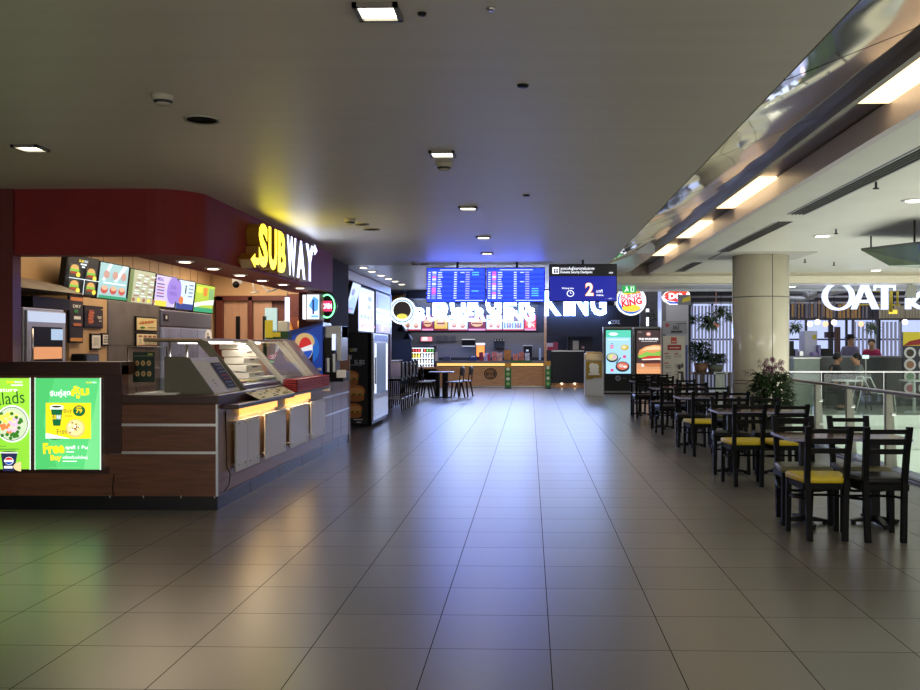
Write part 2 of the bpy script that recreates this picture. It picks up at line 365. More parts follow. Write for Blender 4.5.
# lit cove between the mirror sheets and the atrium ceiling
m_ = MB(mat('cove_metal', (124, 112, 100), .3, .3, noise=.2, scale=2, stretch=(4, .3, 1)))
m_.box(2.26, 2.31, -5, 20.9, CH + .28, CH + .37); m_.box(2.31, 2.68, -5, 20.9, CH + .37, CH + .42); m_.box(2.26, 2.68, 20.9, 21, CR - .05, CH + .42)
ST(m_, 'trim_6')
m_ = MB(mat('cove_lip', (206, 196, 196), .35, noise=.04)); m_.box(2.62, 2.7, -5, 21, CR - .04, CR + .16); ST(m_, 'trim_7')
CL = em('cove_lamp_glow', (255, 222, 170), 2.2)
for i, (y0, y1) in enumerate([(-3.5, -1), (1.5, 3.3), (5.0, 6.9), (10.0, 12.1), (13.5, 15.4), (16.7, 18.4)]):
    m_ = MB(CL); m_.box(2.35, 2.61, y0, y1, CH + .33, CH + .365, bv=.01)
    one(m_, 'cove_light', 'warm glowing strip light in the cove beside the mirror bulkhead, ' + ['behind the viewer', 'just overhead', 'nearest of those in view', 'second nearest in view', 'third nearest in view', 'farthest, above the crest signs'][i], 'ceiling light', 'warm strips in the cove')
# shop side wall far left and post
w_ = MB(BRICK); p0 = at(0, 200, 8.55); w_.box(-9, at(5, 300, 8.5).x, 8.45, 8.57, 1.365, CH); ST(w_, 'wall_stone')
w_ = MB(mat('maroon_post', (96, 40, 36), .35, noise=.1)); w_.box(at(5, 300, 8.5).x, at(17.5, 300, 8.5).x, 8.42, 8.56, 1.365, CH); ST(w_, 'trim_8')
w_ = MB(TAN); w_.box(-5.95, -5.75, 8.85, 17.2, 0, CH); w_.box(-5.76, -5.3, 10.68, onX(108, 300, -5.29).y - .01, 0, 2.09); ST(w_, 'wall_shop_left')
w_ = MB(mat('maroon_wall', (98, 46, 36), .5, noise=.1)); w_.box(-5.75, -3.55, 17.0, 17.2, 0, 2.40); w_.box(-4.15, -3.95, 16.0, 17, 0, 2.40); w_.m(TAN).box(-5.75, -3.55, 16.9, 17.2, 2.40, CH)
ST(w_, 'wall_shop_back')
w_ = MB(mat('shop_ceiling', (150, 100, 74), .6, noise=.05)); w_.box(-5.75, -3.65, 8.85, 17, CH - .06, CH - .005); ST(w_, 'ceiling_shop')
# maroon fascia with a rounded corner, soffit under it
def fascia():
    b = MB(RED); n = 8; R_ = .42; x1, y0 = -3.06, 8.45
    out = [(-5.2, y0)] + [(x1 - R_ + R_ * math.sin(PI / 2 * i / n), y0 + R_ - R_ * math.cos(PI / 2 * i / n)) for i in range(n + 1)] + [(x1, 14.5)]
    inn = [(-3.66, 14.5), (-3.66, 8.65), (-5.2, 8.65)]
    b.prism([(x, y, 2.34) for x, y in out + inn], (0, 0, CH - 2.34)); return b
ST(fascia(), 'trim_9')
LAMPW = em('downlight_glow', (255, 236, 205), 6)
for i, (px, py) in enumerate([(185, 261), (213, 268), (240, 274.5), (262, 280), (283, 284), (300, 287.5)]):
    p = onZ(px, py, 2.34)
    t = T('downlight', 'round white downlight in the maroon soffit, ' + ['nearest the corner', 'second from the corner', 'third from the corner', 'fourth from the corner', 'fifth from the corner', 'farthest from the corner'][i], 'downlight', p, 0, 'soffit downlights')
    b = MB(WHITE); b.lathe([(.05, -.012), (.085, -.012), (.09, 0)], n=16); b.build('trim_ring', t)
    b = MB(LAMPW); b.lathe([(.0, -.016), (.055, -.016), (.055, -.012)], n=16); b.build('lens', t)
    if i % 2 == 0: spot('downlight_beam', (p.x, p.y, 2.30), 9, (1, .8, .6), 110)

# ================================================================ SANDWICH SHOP COUNTER
SX, SY, SE = -2.87, 8.55, 14.85
t = T('service_counter', 'long wooden sandwich shop counter with aluminium strips and a raised left end', 'counter', (-4, 9, 0))
Xs = at(122, 400, SY).x                                   # raised part ends here
b = MB(WOODF); b.box(-6.2, Xs, SY, SY + .14, .13, 1.33); b.box(Xs, SX, SY, SY + .04, .13, .98); b.build('front_panel', t, world=True)
b = MB(WOODD); b.box(-6.2, Xs + .0, SY - .015, SY + .3, 1.24, 1.365, .006); b.box(-3.92, Xs, SY - .012, SY + .0, .52, 1.24); b.box(-6.2, -3.87, SY - .012, SY, .34, .40)
b.build('raised_cap', t, world=True)
b = MB(WOODD); b.box(Xs, SX + .02, SY - .02, SE - .15, .975, 1.06, .008); b.build('worktop', t, world=True)
b = MB(WOODS); b.box(SX - .05, SX, SY + .04, SE - .02, .13, .98); b.box(SX - .6, SX - .05, SE - .14, SE - .02, .13, .98)
b.build('side_panel', t, world=True)
b = MB(ALU)
for z in (.785, .53):
    b = MB(ALU); b.box(-3.86, SX + .004, SY - .008, SY, z - .012, z + .012); b.build('metal_strip', t, world=True)
    b = MB(ALU); b.box(SX, SX + .008, 12.95, SE - .03, z - .012, z + .012); b.build('metal_strip', t, world=True)
b = MB(ALU); b.box(SX - .01, SX + .006, SY - .006, SY + .02, .13, .98); b.build('corner_strip', t, world=True); b = MB(ALU)
for x in (-3.86, -3.55, -3.2, -2.89): b.box(x - .004, x + .004, SY - .012, SY, .115, .135)
b.build('stud', t, world=True)
b = MB(BLACK); b.tube([(-3.83, SY - .008, .13), (-3.835, SY - .01, .22), (-3.82, SY - .01, .33)], .004); b.build('cable', t, world=True)
b = MB(mat('black_tile_plinth', (14, 16, 22), .25, noise=.1)); b.box(-6.2, SX + .0, SY + .01, SY + .06, 0, .13); b.m(SLATE).box(SX - .05, SX - .006, SY + .06, SE - .02, 0, .13); b.m(ALU).box(SX - .008, SX, SY + .05, SE - .02, .125, .14)
for y in (9.6, 10.7, 11.8, 12.9, 14.0): b.m(BLACK).box(SX - .007, SX - .004, y, y + .008, 0, .125)
b.build('plinth', t, world=True)
b = MB(wood('panel_seam', (84, 62, 52), 'y'))
for z in (.26,): b.box(SX, SX + .002, SY + .04, SE - .1, z, z + .006)
for y in (12.9, 13.6, 14.2): b.box(SX, SX + .002, y, y + .008, .14, 1.0)
b.build('panel_joint', t, world=True)
b = MB(WOODS); b.box(SX - .62, SX + .01, SE - .02, SE + .03, 0, 1.36); b.build('end_panel', t, world=True)
b = MB(WOODS); b.box(-3.6, SX - .05, SY + .1, SE - .14, .1, .96); b.build('cabinet_body', t, world=True)
# tray rail, glow strips and frosted panels on the side
b = MB(WOODD); b.box(SX, SX + .17, SY + .1, 10.72, .925, .965, .006); b.build('tray_rail', t, world=True)
b = MB(WOODD); b.box(SX, SX + .15, 10.72, 12.7, .935, .97, .006); b.m(ALU).box(SX + .05, SX + .15, 12.7, 12.74, .9, .97); b.build('tray_rail', t, world=True)
GL = em('amber_strip_light', (255, 186, 90), 1.5)
for y0, y1 in ((9.2, 10.5), (10.95, 12.1)):
    b = MB(GL); b.box(SX, SX + .03, y0, y1, .83, .915); b.build('glow_strip', t, world=True, label='amber light strip under the tray rail')
    area('glow', (SX + .017, (y0 + y1) / 2, .826), (0, 0, 0), .03, y1 - y0, 5, (1, .68, .3))
for y0, y1 in ((8.95, 9.32), (9.33, 9.74), (9.95, 10.8), (11.0, 11.9), (12.05, 12.9)):
    b = MB(FROST); b.box(SX + .035, SX + .05, y0, y1, .30, .79, .003)
    b.m(ALU)
    for yy in (y0 + .08, y1 - .08):
        for z in (.36, .76): b.cyl((SX, yy, z), (SX + .062, yy, z), .011, n=8)
    b.build('frosted_panel', t, world=True)
b = MB(BLACK); b.tube([(SX + .004, 8.75, .15), (SX + .03, 8.8, .2), (SX + .03, 8.84, .3), (SX + .004, 8.82, .36), (SX + .004, 8.78, .9)], .005); b.build('cable', t, world=True)
# backlit posters set in the front of the counter
def lightbox(px0, px1, label):
    x0 = at(px0, 400, SY).x; x1 = at(px1, 400, SY).x; zt = at(0, 377.5, SY).z; zb = at(0, 469, SY).z
    t = T('poster_lightbox', label, 'lit poster', ((x0 + x1) / 2, SY - .04, zb)); 
    b = MB(ALU); b.box(x0, x1, SY - .04, SY, zb, zt); b.m(E(225, 245, 230, 1.2)); b.box(x0, x0 + .009, SY - .043, SY - .04, zb, zt); b.box(x1 - .009, x1, SY - .043, SY - .04, zb, zt); b.build('frame', t, world=True)
    a = MB(); a.frame((x0 + .009, SY - .0435, zb + .005), (1, 0, 0), (0, 0, 1), x1 - x0 - .018, zt - zb - .01); return t, a
PK = 1.5
t, a = lightbox(37, 103, 'backlit green poster of a cup and cookie offer, right one in the counter front')
G1, G2, YL, WH, DG = E(88, 204, 118, 1.15), E(116, 216, 136, 1.15), E(250, 214, 30, 1.3), E(250, 255, 250, 1.4), E(20, 110, 60)
a.r(0, 0, 1, 1, G1); a.pg([(0, 0), (.35, 0), (.12, .5), (.3, 1), (0, 1)], E(78, 194, 106, 1.15)); a.pg([(.75, 0), (1, 0), (1, 1), (.9, .6)], G2)
a.t('SUB', .79, .945, .87, .963, YL, .02); a.t('WAY', .875, .945, .96, .963, WH, .02)
a.t('จับคู่สุด', .23, .79, .55, .875, WH, .02, rot=.06); a.t('คุ้ม', .56, .78, .84, .92, YL, .05, rot=.06)
a.r(.17, .34, .87, .73, YL); a.pg([(.17, .34), (.55, .34), (.17, .40)], WH); a.pg([(.17, .34), (.5, .34), (.3, .325)], E(60, 100, 60))
a.pg([(.25, .68), (.44, .68), (.40, .48), (.29, .48)], DG); a.r(.245, .66, .445, .70, WH); a.el(.345, .69, .1, .02, WH); a.el(.345, .69, .08, .012, E(60, 70, 40))
a.t('SUB', .27, .55, .34, .60, YL, .03); a.t('WAY', .345, .55, .42, .60, WH, .03)
a.t('Buy', .46, .61, .59, .67, DG, rot=.12); a.el(.70, .645, .095, .06, DG); a.t('79', .65, .62, .75, .67, YL, .03); a.r(.66, .68, .74, .69, YL); a.r(.48, .585, .6, .592, DG)
a.t('Free', .36, .39, .52, .45, DG, rot=.12)
a.el(.65, .455, .145, .1, E(226, 190, 120, 1.2)); a.el(.65, .46, .125, .085, E(244, 216, 150, 1.3))
for i in range(16):
    q = random.uniform(0, 6.28); k = random.uniform(.1, .85); a.el(.65 + .125 * k * math.cos(q), .46 + .085 * k * math.sin(q), .014, .009, E(130, 76, 30) if i % 3 else WH, n=8)
a.t('Free', .17, .18, .50, .30, YL, .05, rot=.05); a.t('คุกกี้ 1 ชิ้น', .52, .22, .86, .27, WH, .03); a.r(.53, .195, .65, .205, WH)
a.t('Buy', .29, .09, .46, .17, YL, .04, rot=.05); a.t('เครื่องดื่มแก้วใหญ่', .48, .12, .86, .16, WH, .02); a.r(.48, .095, .7, .103, WH); a.r(.27, .03, .76, .036, G2)
a.build('poster', t, world=True)
t, a = lightbox(-32, 33, 'backlit green poster of a salad bowl and cola cup, left one in the counter front')
L1 = E(150, 214, 60, 1.3)
a.r(0, 0, 1, 1, L1); a.r(0, 0, 1, .45, E(136, 206, 56, 1.3)); a.pg([(0, .6), (.4, 1), (0, 1)], E(180, 226, 100, 1.3))
a.t('SUB', .64, .945, .75, .968, YL, .02); a.t('WAY', .76, .945, .9, .968, WH, .02); a.r(.72, .918, .9, .93, WH)
a.t('Signature', .3, .84, .82, .895, WH, .01); a.t('Salads', .36, .71, .93, .85, E(34, 92, 40), rot=.1)
a.el(.74, .50, .27, .205, E(240, 244, 236, 1.3)); a.el(.74, .50, .25, .188, E(90, 120, 100)); a.el(.74, .50, .24, .18, E(200, 216, 180, 1.2))
for i in range(70):
    q = random.uniform(0, 6.28); k = random.random() ** .5 * .9
    cc = E(60, 130, 40) if k > .65 else (E(230, 130, 70, 1.2) if math.cos(q) < -.1 else E(226, 190, 214, 1.2))
    if k < .7 and math.sin(q) > .6: cc = E(236, 226, 90, 1.2)
    a.el(.74 + .23 * k * math.cos(q), .5 + .175 * k * math.sin(q), .03, .02, cc, n=8)
a.r(.55, .265, .75, .27, DG); a.r(.5, .235, .95, .24, DG); a.r(.5, .225, .9, .23, DG)
a.pg([(.67, .20), (.93, .20), (.88, .0), (.71, .0)], E(40, 46, 84)); a.el(.80, .20, .13, .015, E(80, 70, 80)); a.el(.80, .11, .07, .042, WH); a.el(.80, .11, .065, .038, E(220, 50, 60), a0=0, a1=PI); a.el(.80, .11, .065, .038, E(40, 90, 190), a0=PI, a1=2 * PI)
a.r(.73, .1, .87, .12, WH); a.r(.73, .03, .86, .055, WH)
a.r(.5, .14, .62, .145, WH); a.r(.46, .12, .6, .124, WH); a.r(.5, .195, .95, .203, WH)
a.el(1.0, .05, .12, .05, E(236, 206, 150, 1.2), a0=PI / 2, a1=PI * 1.5)
a.build('poster', t, world=True)

# hanging menu screens over the back counter
def menu_art(a, k):
    B, W_, Y_ = E(22, 24, 28), E(215, 232, 240, 1.2), E(230, 210, 70, 1.2)
    def burger(u, v, s, c2=E(120, 190, 70)):
        a.el(u, v + .04 * s, .10 * s, .08 * s, E(214, 160, 90, 1.1)); a.r(u - .11 * s, v - .04 * s, u + .11 * s, v + .03 * s, c2); a.r(u - .10 * s, v - .07 * s, u + .10 * s, v - .02 * s, E(160, 60, 40)); a.el(u + .09 * s, v - .08 * s, .05 * s, .05 * s, Y_)
    if k == 0:
        a.r(0, 0, 1, 1, B); a.t('SUB', .35, .86, .5, .93, Y_, .02); a.t('WAY', .51, .86, .64, .93, W_, .02); a.r(.4, .79, .6, .83, W_); a.r(.45, .72, .55, .76, W_)
        for u, v in ((.22, .62), (.75, .58), (.22, .2), (.74, .2)): a.r(u - .17, v - .17, u + .15, v + .17, E(60, 60, 50)); burger(u, v, 1.3)
        a.r(0, .40, 1, .42, W_); a.r(.48, 0, .5, .4, W_)
    elif k == 1:
        a.r(0, 0, 1, 1, E(150, 190, 196, 1.1)); a.pg([(.1, .5), (.3, 1), (.4, 1), (.2, .5)], W_); a.pg([(.5, .5), (.8, 1), (.95, 1), (.6, .5)], W_)
        for i in range(3): a.el(.2 + .3 * i, .25, .12, .12, E(190, 80, 70)); a.el(.2 + .3 * i, .3, .1, .07, E(220, 180, 150))
        for i in range(3): a.el(.2 + .3 * i, .68, .1, .12, E(190, 150, 140))
        a.r(0, 0, 1, .08, E(40, 150, 110)); a.r(.1, .42, .9, .46, W_)
    elif k == 2:
        a.r(0, 0, 1, 1, E(176, 180, 150)); a.r(0, 0, .14, 1, E(110, 130, 80)); 
        for i in range(9):
            for j in range(3): a.r(.2 + .27 * j, .2 + .08 * i, .2 + .27 * j + random.uniform(.12, .22), .23 + .08 * i, W_ if (i + j) % 3 else E(150, 100, 110))
        for i in range(5): a.el(.1 + .2 * i, .09, .06, .06, Y_ if i % 2 else E(150, 90, 80))
    elif k == 3:
        a.r(0, 0, 1, 1, E(196, 186, 226, 1.1)); a.t('MEAL', .05, .82, .35, .94, E(90, 60, 160), .02)
        for i in range(5): a.r(.05, .7 - .1 * i, .4, .74 - .1 * i, E(150, 80, 120) if i % 2 else E(90, 70, 150))
        a.r(0, 0, .55, .18, E(214, 206, 70, 1.1)); a.el(.82, .56, .3, .46, E(140, 120, 206, 1.1))
        a.t('Sub', .68, .62, .96, .76, E(110, 80, 180), .01); a.t('menu', .64, .4, 1, .52, E(110, 80, 180))
    elif k == 4:
        a.r(0, 0, 1, 1, E(190, 216, 230, 1.2)); a.el(.0, .56, .22, .44, E(140, 120, 206, 1.1), a0=-PI / 2, a1=PI / 2); a.r(0, 0, 1, .2, E(30, 60, 140)); a.el(.25, .3, .13, .14, E(210, 120, 60))
        a.t('i', .42, .55, .5, .85, E(30, 34, 40), .04); 
        for i in range(4): a.r(.62, .45 + .13 * i, .9, .5 + .13 * i, E(120, 130, 170))
    else:
        a.r(0, 0, 1, 1, E(150, 180, 60, 1.1)); a.pg([(0, .3), (1, .5), (1, .3), (.4, .25), (0, .15)], W_); a.r(0, 0, 1, .16, E(40, 150, 110)); a.r(.4, .6, .6, .9, E(200, 120, 50)); a.r(.7, .5, .95, .9, E(110, 160, 110)); a.r(.05, .7, .3, .9, Y_)
XS = -5.45
def yx(px, X): return onX(px, 300, X).y
def z_on(px, py): p = onX(px, py, XS); return p
edges = [62.5, 95.5, 126, 152.5, 174.5, 192.5, 212.5]
names = ['black screen of four burgers, leftmost in the hanging menu row', 'pale blue screen beside the four-burger one in the hanging menu row', 'grey-green list screen, third from left in the menu row', 'lilac menu screen with large oval, fourth from left', 'white and blue screen right of the lilac oval one', 'yellow-green screen at the right end of the menu row']
def yk(px): return onX(px, 280, XS).y
for i in range(6):
    y0 = yk(edges[i]) + .01; y1 = yk(edges[i + 1]) - .01
    zt = EYE + 1.085 - .012 * i; h = .475; ln = .055                # leans forward at the top
    zb = zt - h
    t = T('menu_screen', names[i], 'screen', (XS - .04, (y0 + y1) / 2, zb), 0, 'menu screens over the back counter')
    dx = ln
    b = MB(BLACK); b.hexa([(XS - .07, y0, zb), (XS, y0, zb), (XS, y1, zb), (XS - .07, y1, zb), (XS - .07 + dx, y0, zt), (XS + dx, y0, zt), (XS + dx, y1, zt), (XS - .07 + dx, y1, zt)], .004); b.build('housing', t, world=True)
    b = MB(BLACK)
    for yy in (y0 + .15, y1 - .15): b.tube([(XS - .03 + dx, yy, zt), (XS - .03 + dx, yy, CH - .1)], .003, 6)
    b.build('hanging_rod', t, world=True)
    a = MB(); a.frame((XS + .003, y0 + .02, zb + .015), (0, 1, 0), (dx, 0, h), y1 - y0 - .04, math.hypot(dx, h) - .03); menu_art(a, i); a.build('display', t, world=True)
# back counter with its equipment
BX = -5.72
b = MB(STEEL2); b.box(BX, BX + .62, 9.2, 10.66, .86, .90, .004); b.box(-5.29, BX + .62, 10.66, 11.7, .86, .90, .004); b.m(DARK).box(BX, BX + .58, 9.2, 10.66, 0, .86); b.box(-5.29, BX + .58, 10.66, 11.7, 0, .86); one(b, 'back_counter', 'low steel back counter along the tan wall under the proofing oven', 'counter')
def oven():
    y0, y1 = yx(26, -5.22), yx(66.5, -5.22)
    # turned to the customer side: front faces +X
    t = T('proofing_oven', 'steel oven with a dark glass door and lit loaves on the back counter', 'oven', (BX + .35, (y0 + y1) / 2, .9))
    X1 = -5.25; zb, zt = .9, at(45, 308.5, (y0 + y1) / 2).z
    OS = mat('oven_silver', (176, 180, 196), .3, .3, noise=.05); b = MB(OS); b.box(BX + .02, X1, y0, y1, zb, zt, .01); b.build('body', t, world=True)
    b = MB(OS); b.box(X1, X1 + .03, y0 + .02, y1 - .02, zb + .12, zt - .03, .008); b.m(BLACK).box(X1 + .03, X1 + .035, y0 + .12, y1 - .1, zb + .42, zt - .2); b.m(E(220, 150, 100, .9)); b.box(X1 + .036, X1 + .039, y0 + .14, y1 - .12, zb + .47, zb + .60); b.m(E(170, 196, 226, .9)); b.box(X1 + .036, X1 + .039, y0 + .5, y1 - .1, zt - .34, zt - .22)
    b.build('door', t, world=True)
    b = MB(ALU); b.tube([(X1 + .06, y0 + .07, zb + .42), (X1 + .06, y0 + .07, zt - .22)], .012); b.build('handle', t, world=True)
    b = MB(E(200, 214, 240, .8)); b.box(X1 + .031, X1 + .034, y0 + .03, y1 - .03, zt - .15, zt - .04); b.build('control_strip', t, world=True)
oven()
zt_oven = at(45, 308.5, (yx(26, -5.22) + yx(66.5, -5.22)) / 2).z + .004
# hood over oven, dark
b = MB(STEEL2); b.hexa([(BX, 9.3, 2.08), (-5.1, 9.3, 2.10), (-5.1, 10.6, 2.10), (BX, 10.6, 2.08), (BX, 9.3, 2.28), (-5.35, 9.3, 2.2), (-5.35, 10.6, 2.2), (BX, 10.6, 2.28)]); one(b, 'extractor_hood', 'dull metal extractor hood above the oven at left', 'hood')
b = MB(BLACK); b.box(BX, -5.25, 9.8, 10.6, zt_oven, 2.04); one(b, 'speaker_box', 'black box standing on top of the steel oven', 'box')
def wallpos(name, px0, px1, py0, py1, fn, label, cat, X=-5.275, th=.02, fm=BLACK):
    p = onX(px0, py0, X); q = onX(px1, py0, X); zc = EYE; mid = (p.y + q.y) / 2
    zt = EYE + (HY - py0) * mid / FPX; zb = EYE + (HY - py1) * mid / FPX
    t = T(name, label, cat, (X - th, mid, zb))
    b = MB(fm); b.box(X - th, X, p.y, q.y, zb, zt); b.build('backing', t, world=True)
    a = MB(); a.frame((X + .002, p.y + .02, zb + .02), (0, 1, 0), (0, 0, 1), q.y - p.y - .04, zt - zb - .04); fn(a); a.build('print', t, world=True)
def art_sandwich(a):
    a.r(0, 0, 1, 1, D(36, 22, 20)); 
    for i in range(9): a.el(.3 + .03 * math.sin(i * 2), .2 + .075 * i, .15, .07, D(200, 110, 66) if i % 2 else D(160, 76, 46))
    a.r(.62, .5, .88, .54, D(230, 220, 200)); a.r(.66, .42, .84, .45, D(230, 220, 200)); a.r(.7, .28, .86, .32, D(230, 220, 200)); a.r(.8, .9, .94, .93, D(220, 190, 60))
wallpos('wall_poster', 84, 103, 305.5, 328, art_sandwich, 'dark poster of a grilled sandwich on the tan wall', 'poster')
def art_strip(a):
    a.r(0, 0, 1, 1, D(30, 22, 20)); a.r(0, .0, 1, .08, D(200, 140, 60)); a.r(0, .92, 1, 1, D(196, 120, 50)); a.t('DRY', .2, .76, .85, .83, D(230, 230, 220), .02); a.r(.3, .65, .6, .72, D(40, 130, 60)); a.r(.25, .5, .8, .57, D(225, 225, 215)); a.r(.2, .35, .85, .41, D(190, 110, 60))
wallpos('hanging_banner', 69, 83, 295, 343, art_strip, 'narrow dark vertical banner with orange ends right of the oven', 'banner', X=-5.26)
def art_notice(a):
    a.r(0, 0, 1, 1, D(226, 220, 206)); 
    for i in range(3):
        for j in range(3): a.r(.15 + .27 * j, .15 + .27 * i, .32 + .27 * j, .32 + .27 * i, D(60, 60, 60))
wallpos('wall_notice', 102, 108.5, 333, 346, art_notice, 'white notice with a grid of dark squares on the tan wall', 'notice')
def art_pad(a): a.r(0, 0, 1, 1, D(220, 216, 206)); a.r(.15, .2, .85, .85, D(190, 186, 176))
wallpos('picture_frame', 91, 101, 333.5, 350, art_pad, 'small black framed sheet on the tan wall above the cups', 'frame')
# steel cabinet face, three door fridge
y0, y1 = yx(108, -5.29), yx(160, -5.29) - .02
t = T('steel_cabinet', 'tall brushed steel cabinet between the tan wall and the steel fridge', 'cabinet', (-5.5, (y0 + y1) / 2, 0))
b = MB(STEEL2); b.box(BX, -5.3, y0, y1, 0, 2.09, .004); b.build('body', t, world=True)
b = MB(STEEL2)
for z in (.95, 1.52): b.box(-5.3, -5.29, y0 + .01, y1 - .01, z, z + .56)
b.build('door', t, world=True)
b = MB(STEEL); b.tube([(-5.26, y0 + .1, 1.2), (-5.26, y1 - .1, 1.2)], .012); b.build('handle', t, world=True)
def art_sub(a):
    a.r(0, 0, 1, 1, D(226, 206, 150)); a.pg([(.1, .45), (.85, .65), (.9, .85), (.15, .7)], D(170, 76, 40)); 
    for i in range(5): a.el(.2 + .15 * i, .62 + .03 * i, .05, .09, D(210, 160, 80))
    a.el(.25, .2, .12, .09, D(60, 130, 40)); a.r(.5, .2, .9, .26, D(90, 60, 40))
wallpos('menu_sign', 136, 157, 316.5, 331.5, art_sub, 'cream sign showing a long sandwich, upper one on the steel cabinet', 'sign', X=-5.265)
def art_menu4(a):
    a.r(0, 0, 1, 1, D(230, 216, 180)); 
    for i in range(4): a.r(.08 + .23 * i, .72, .24 + .23 * i, .88, D(150, 80, 40)); a.r(.1 + .23 * i, .15, .22 + .23 * i, .6, D(200, 186, 150))
    a.r(0, 0, 1, .06, D(170, 76, 40))
wallpos('menu_sign', 136, 157, 332.5, 347, art_menu4, 'cream four-column menu sign, lower one on the steel cabinet', 'sign', X=-5.265)
def fridge3():
    y0, y1 = yx(161, -5.27), yx(212, -5.27); t = T('upright_fridge', 'three door steel upright fridge right of the cabinet', 'fridge', (-5.5, (y0 + y1) / 2, 0))
    b = MB(STEEL); b.box(BX, -5.3, y0, y1, 0, 2.04, .02); b.build('body', t, world=True)
    b = MB(mat('dark_steel', (90, 92, 110), .35, .3)); b.box(-5.3, -5.27, y0 + .02, y1 - .02, 1.80, 2.03, .01); b.m(BLACK).box(-5.27, -5.262, y0 + .1, y0 + .26, 1.87, 1.97); b.m(WHITE).box(-5.262, -5.26, y0 + .15, y0 + .21, 1.9, 1.95); b.build('header', t, world=True)
    n = 3
    for i in range(n):
        a0 = y0 + .03 + (y1 - y0 - .06) * i / n; a1 = y0 + .03 + (y1 - y0 - .06) * (i + 1) / n
        d = MB(mat('door_steel', (150, 160, 196), .3, .3, noise=.15, scale=3)); d.box(-5.3, -5.255, a0 + .01, a1 - .01, .15, 1.78, .01); d = d.build('door', t, world=True)
        h = MB(STEEL); h.box(-5.255, -5.235, a0 + .05, a0 + .075, 1.0, 1.4); h.build('handle', d); h = None
    b = MB(WHITE); b.frame((-5.253, y0 + 1.75, 1.5), (0, 1, 0), (0, 0, 1), .35, .28); b.el(.5, .5, .5, .5, WHITE); b.r(.3, .3, .7, .6, D(60, 60, 70)); b.r(.35, .65, .5, .8, D(60, 60, 70)); b.build('sticker', t, world=True)
fridge3()
# things on the back counter
p = at(91, 362, 11.6)
def cupstack(x, y, z, h, label, lean=0):
    b = MB(WHITE); n = 7
    for i in range(n): zz = z + h * i / n; b.cyl((x + lean * i / n, y, zz), (x + lean * (i + .9) / n, y, zz + h / n * .95), .045, .052, 12)
    one(b, 'cup_stack', label, 'cups', 'paper cup stacks')
cupstack(-5.17, yx(93, -5.17), .9, .5, 'upright stack of white paper cups right of the oven')
cupstack(-5.2, yx(99, -5.2), .9, .4, 'leaning stack of white paper cups under the small frame', .14)
b = MB(BLACK); b.box(-5.29, -5.12, 10.7, 11.05, .9, 1.42, .02); b.m(D(70, 84, 110)).box(-5.12, -5.11, 10.72, 11.02, 1.2, 1.4); 
one(b, 'coffee_machine', 'small black machine with blue keypad right of the oven', 'machine')
b = MB(RED); b.box(-5.28, -5.12, 11.35, 11.55, .9, 1.15, .01); one(b, 'red_box', 'small red box at the end of the back counter', 'box')
# tap and rack behind the low counter, dark menu card
b = MB(ALU)
for yy in (9.25, 9.45): b.tube([(-3.62 , yy, 1.02), (-3.62, yy, 1.3), (-3.55, yy, 1.36), (-3.48, yy, 1.3)], .012)
one(b, 'sink_tap', 'chrome twin taps behind the step in the counter', 'tap')
t = T('card_stand', 'dark green card showing six round cookies on the low counter', 'menu card', (-3.45, 8.95, 1.06))
b = MB(D(14, 34, 26)); x0 = at(133, 350, 8.9).x; x1 = at(154.5, 350, 8.9).x; z0 = at(0, 382, 8.9).z; z1 = at(0, 352, 8.9).z
b.box(x0, x1, 8.9, 8.912, z0, z1); b.build('card', t, world=True)
a = MB(); a.frame((x0, 8.9 - .001, z0), (1, 0, 0), (0, 0, 1), x1 - x0, z1 - z0); a.r(.02, .02, .98, .98, D(18, 44, 32)); a.r(.05, .86, .95, .88, D(120, 140, 110)); a.r(.7, .9, .92, .95, D(180, 180, 90))
for i in range(6): a.el(.22 + .28 * (i % 3), .28 + .35 * (i // 3), .1, .09, D(196, 166, 110)); a.el(.22 + .28 * (i % 3), .28 + .35 * (i // 3), .05, .045, D(140, 110, 70), n=8)
a.build('print', t, world=True)
b = MB(STEEL); 
for x in (x0 - .05, x1 + .12): b.tube([(x, 8.9, 1.06), (x, 8.9, z1 + .05)], .008)
b.tube([(x0 - .05, 8.9, z1 + .05), (x1 + .12, 8.9, z1 + .05)], .006); b.tube([(x0 + .02, 8.93, 1.06), (x0 + .02, 8.93, z0 + .02)], .006); b.build('wire_frame', t, world=True)
b = MB(WHITE); b.box(-3.66, -3.28, 8.62, 8.86, 1.06, 1.075); b.m(D(60, 50, 46)).box(-3.5, -3.35, 8.7, 8.8, 1.075, 1.078); one(b, 'paper_sheet', 'white paper sheets lying on the low counter below the green card', 'paper')
b = MB(glass('rack_glass', (.8, .85, .8))); b.box(-3.62, -3.3, 9.0, 9.01, 1.06, 1.2); one(b, 'glass_screen', 'low glass screen on the counter behind the paper sheets', 'glass panel')

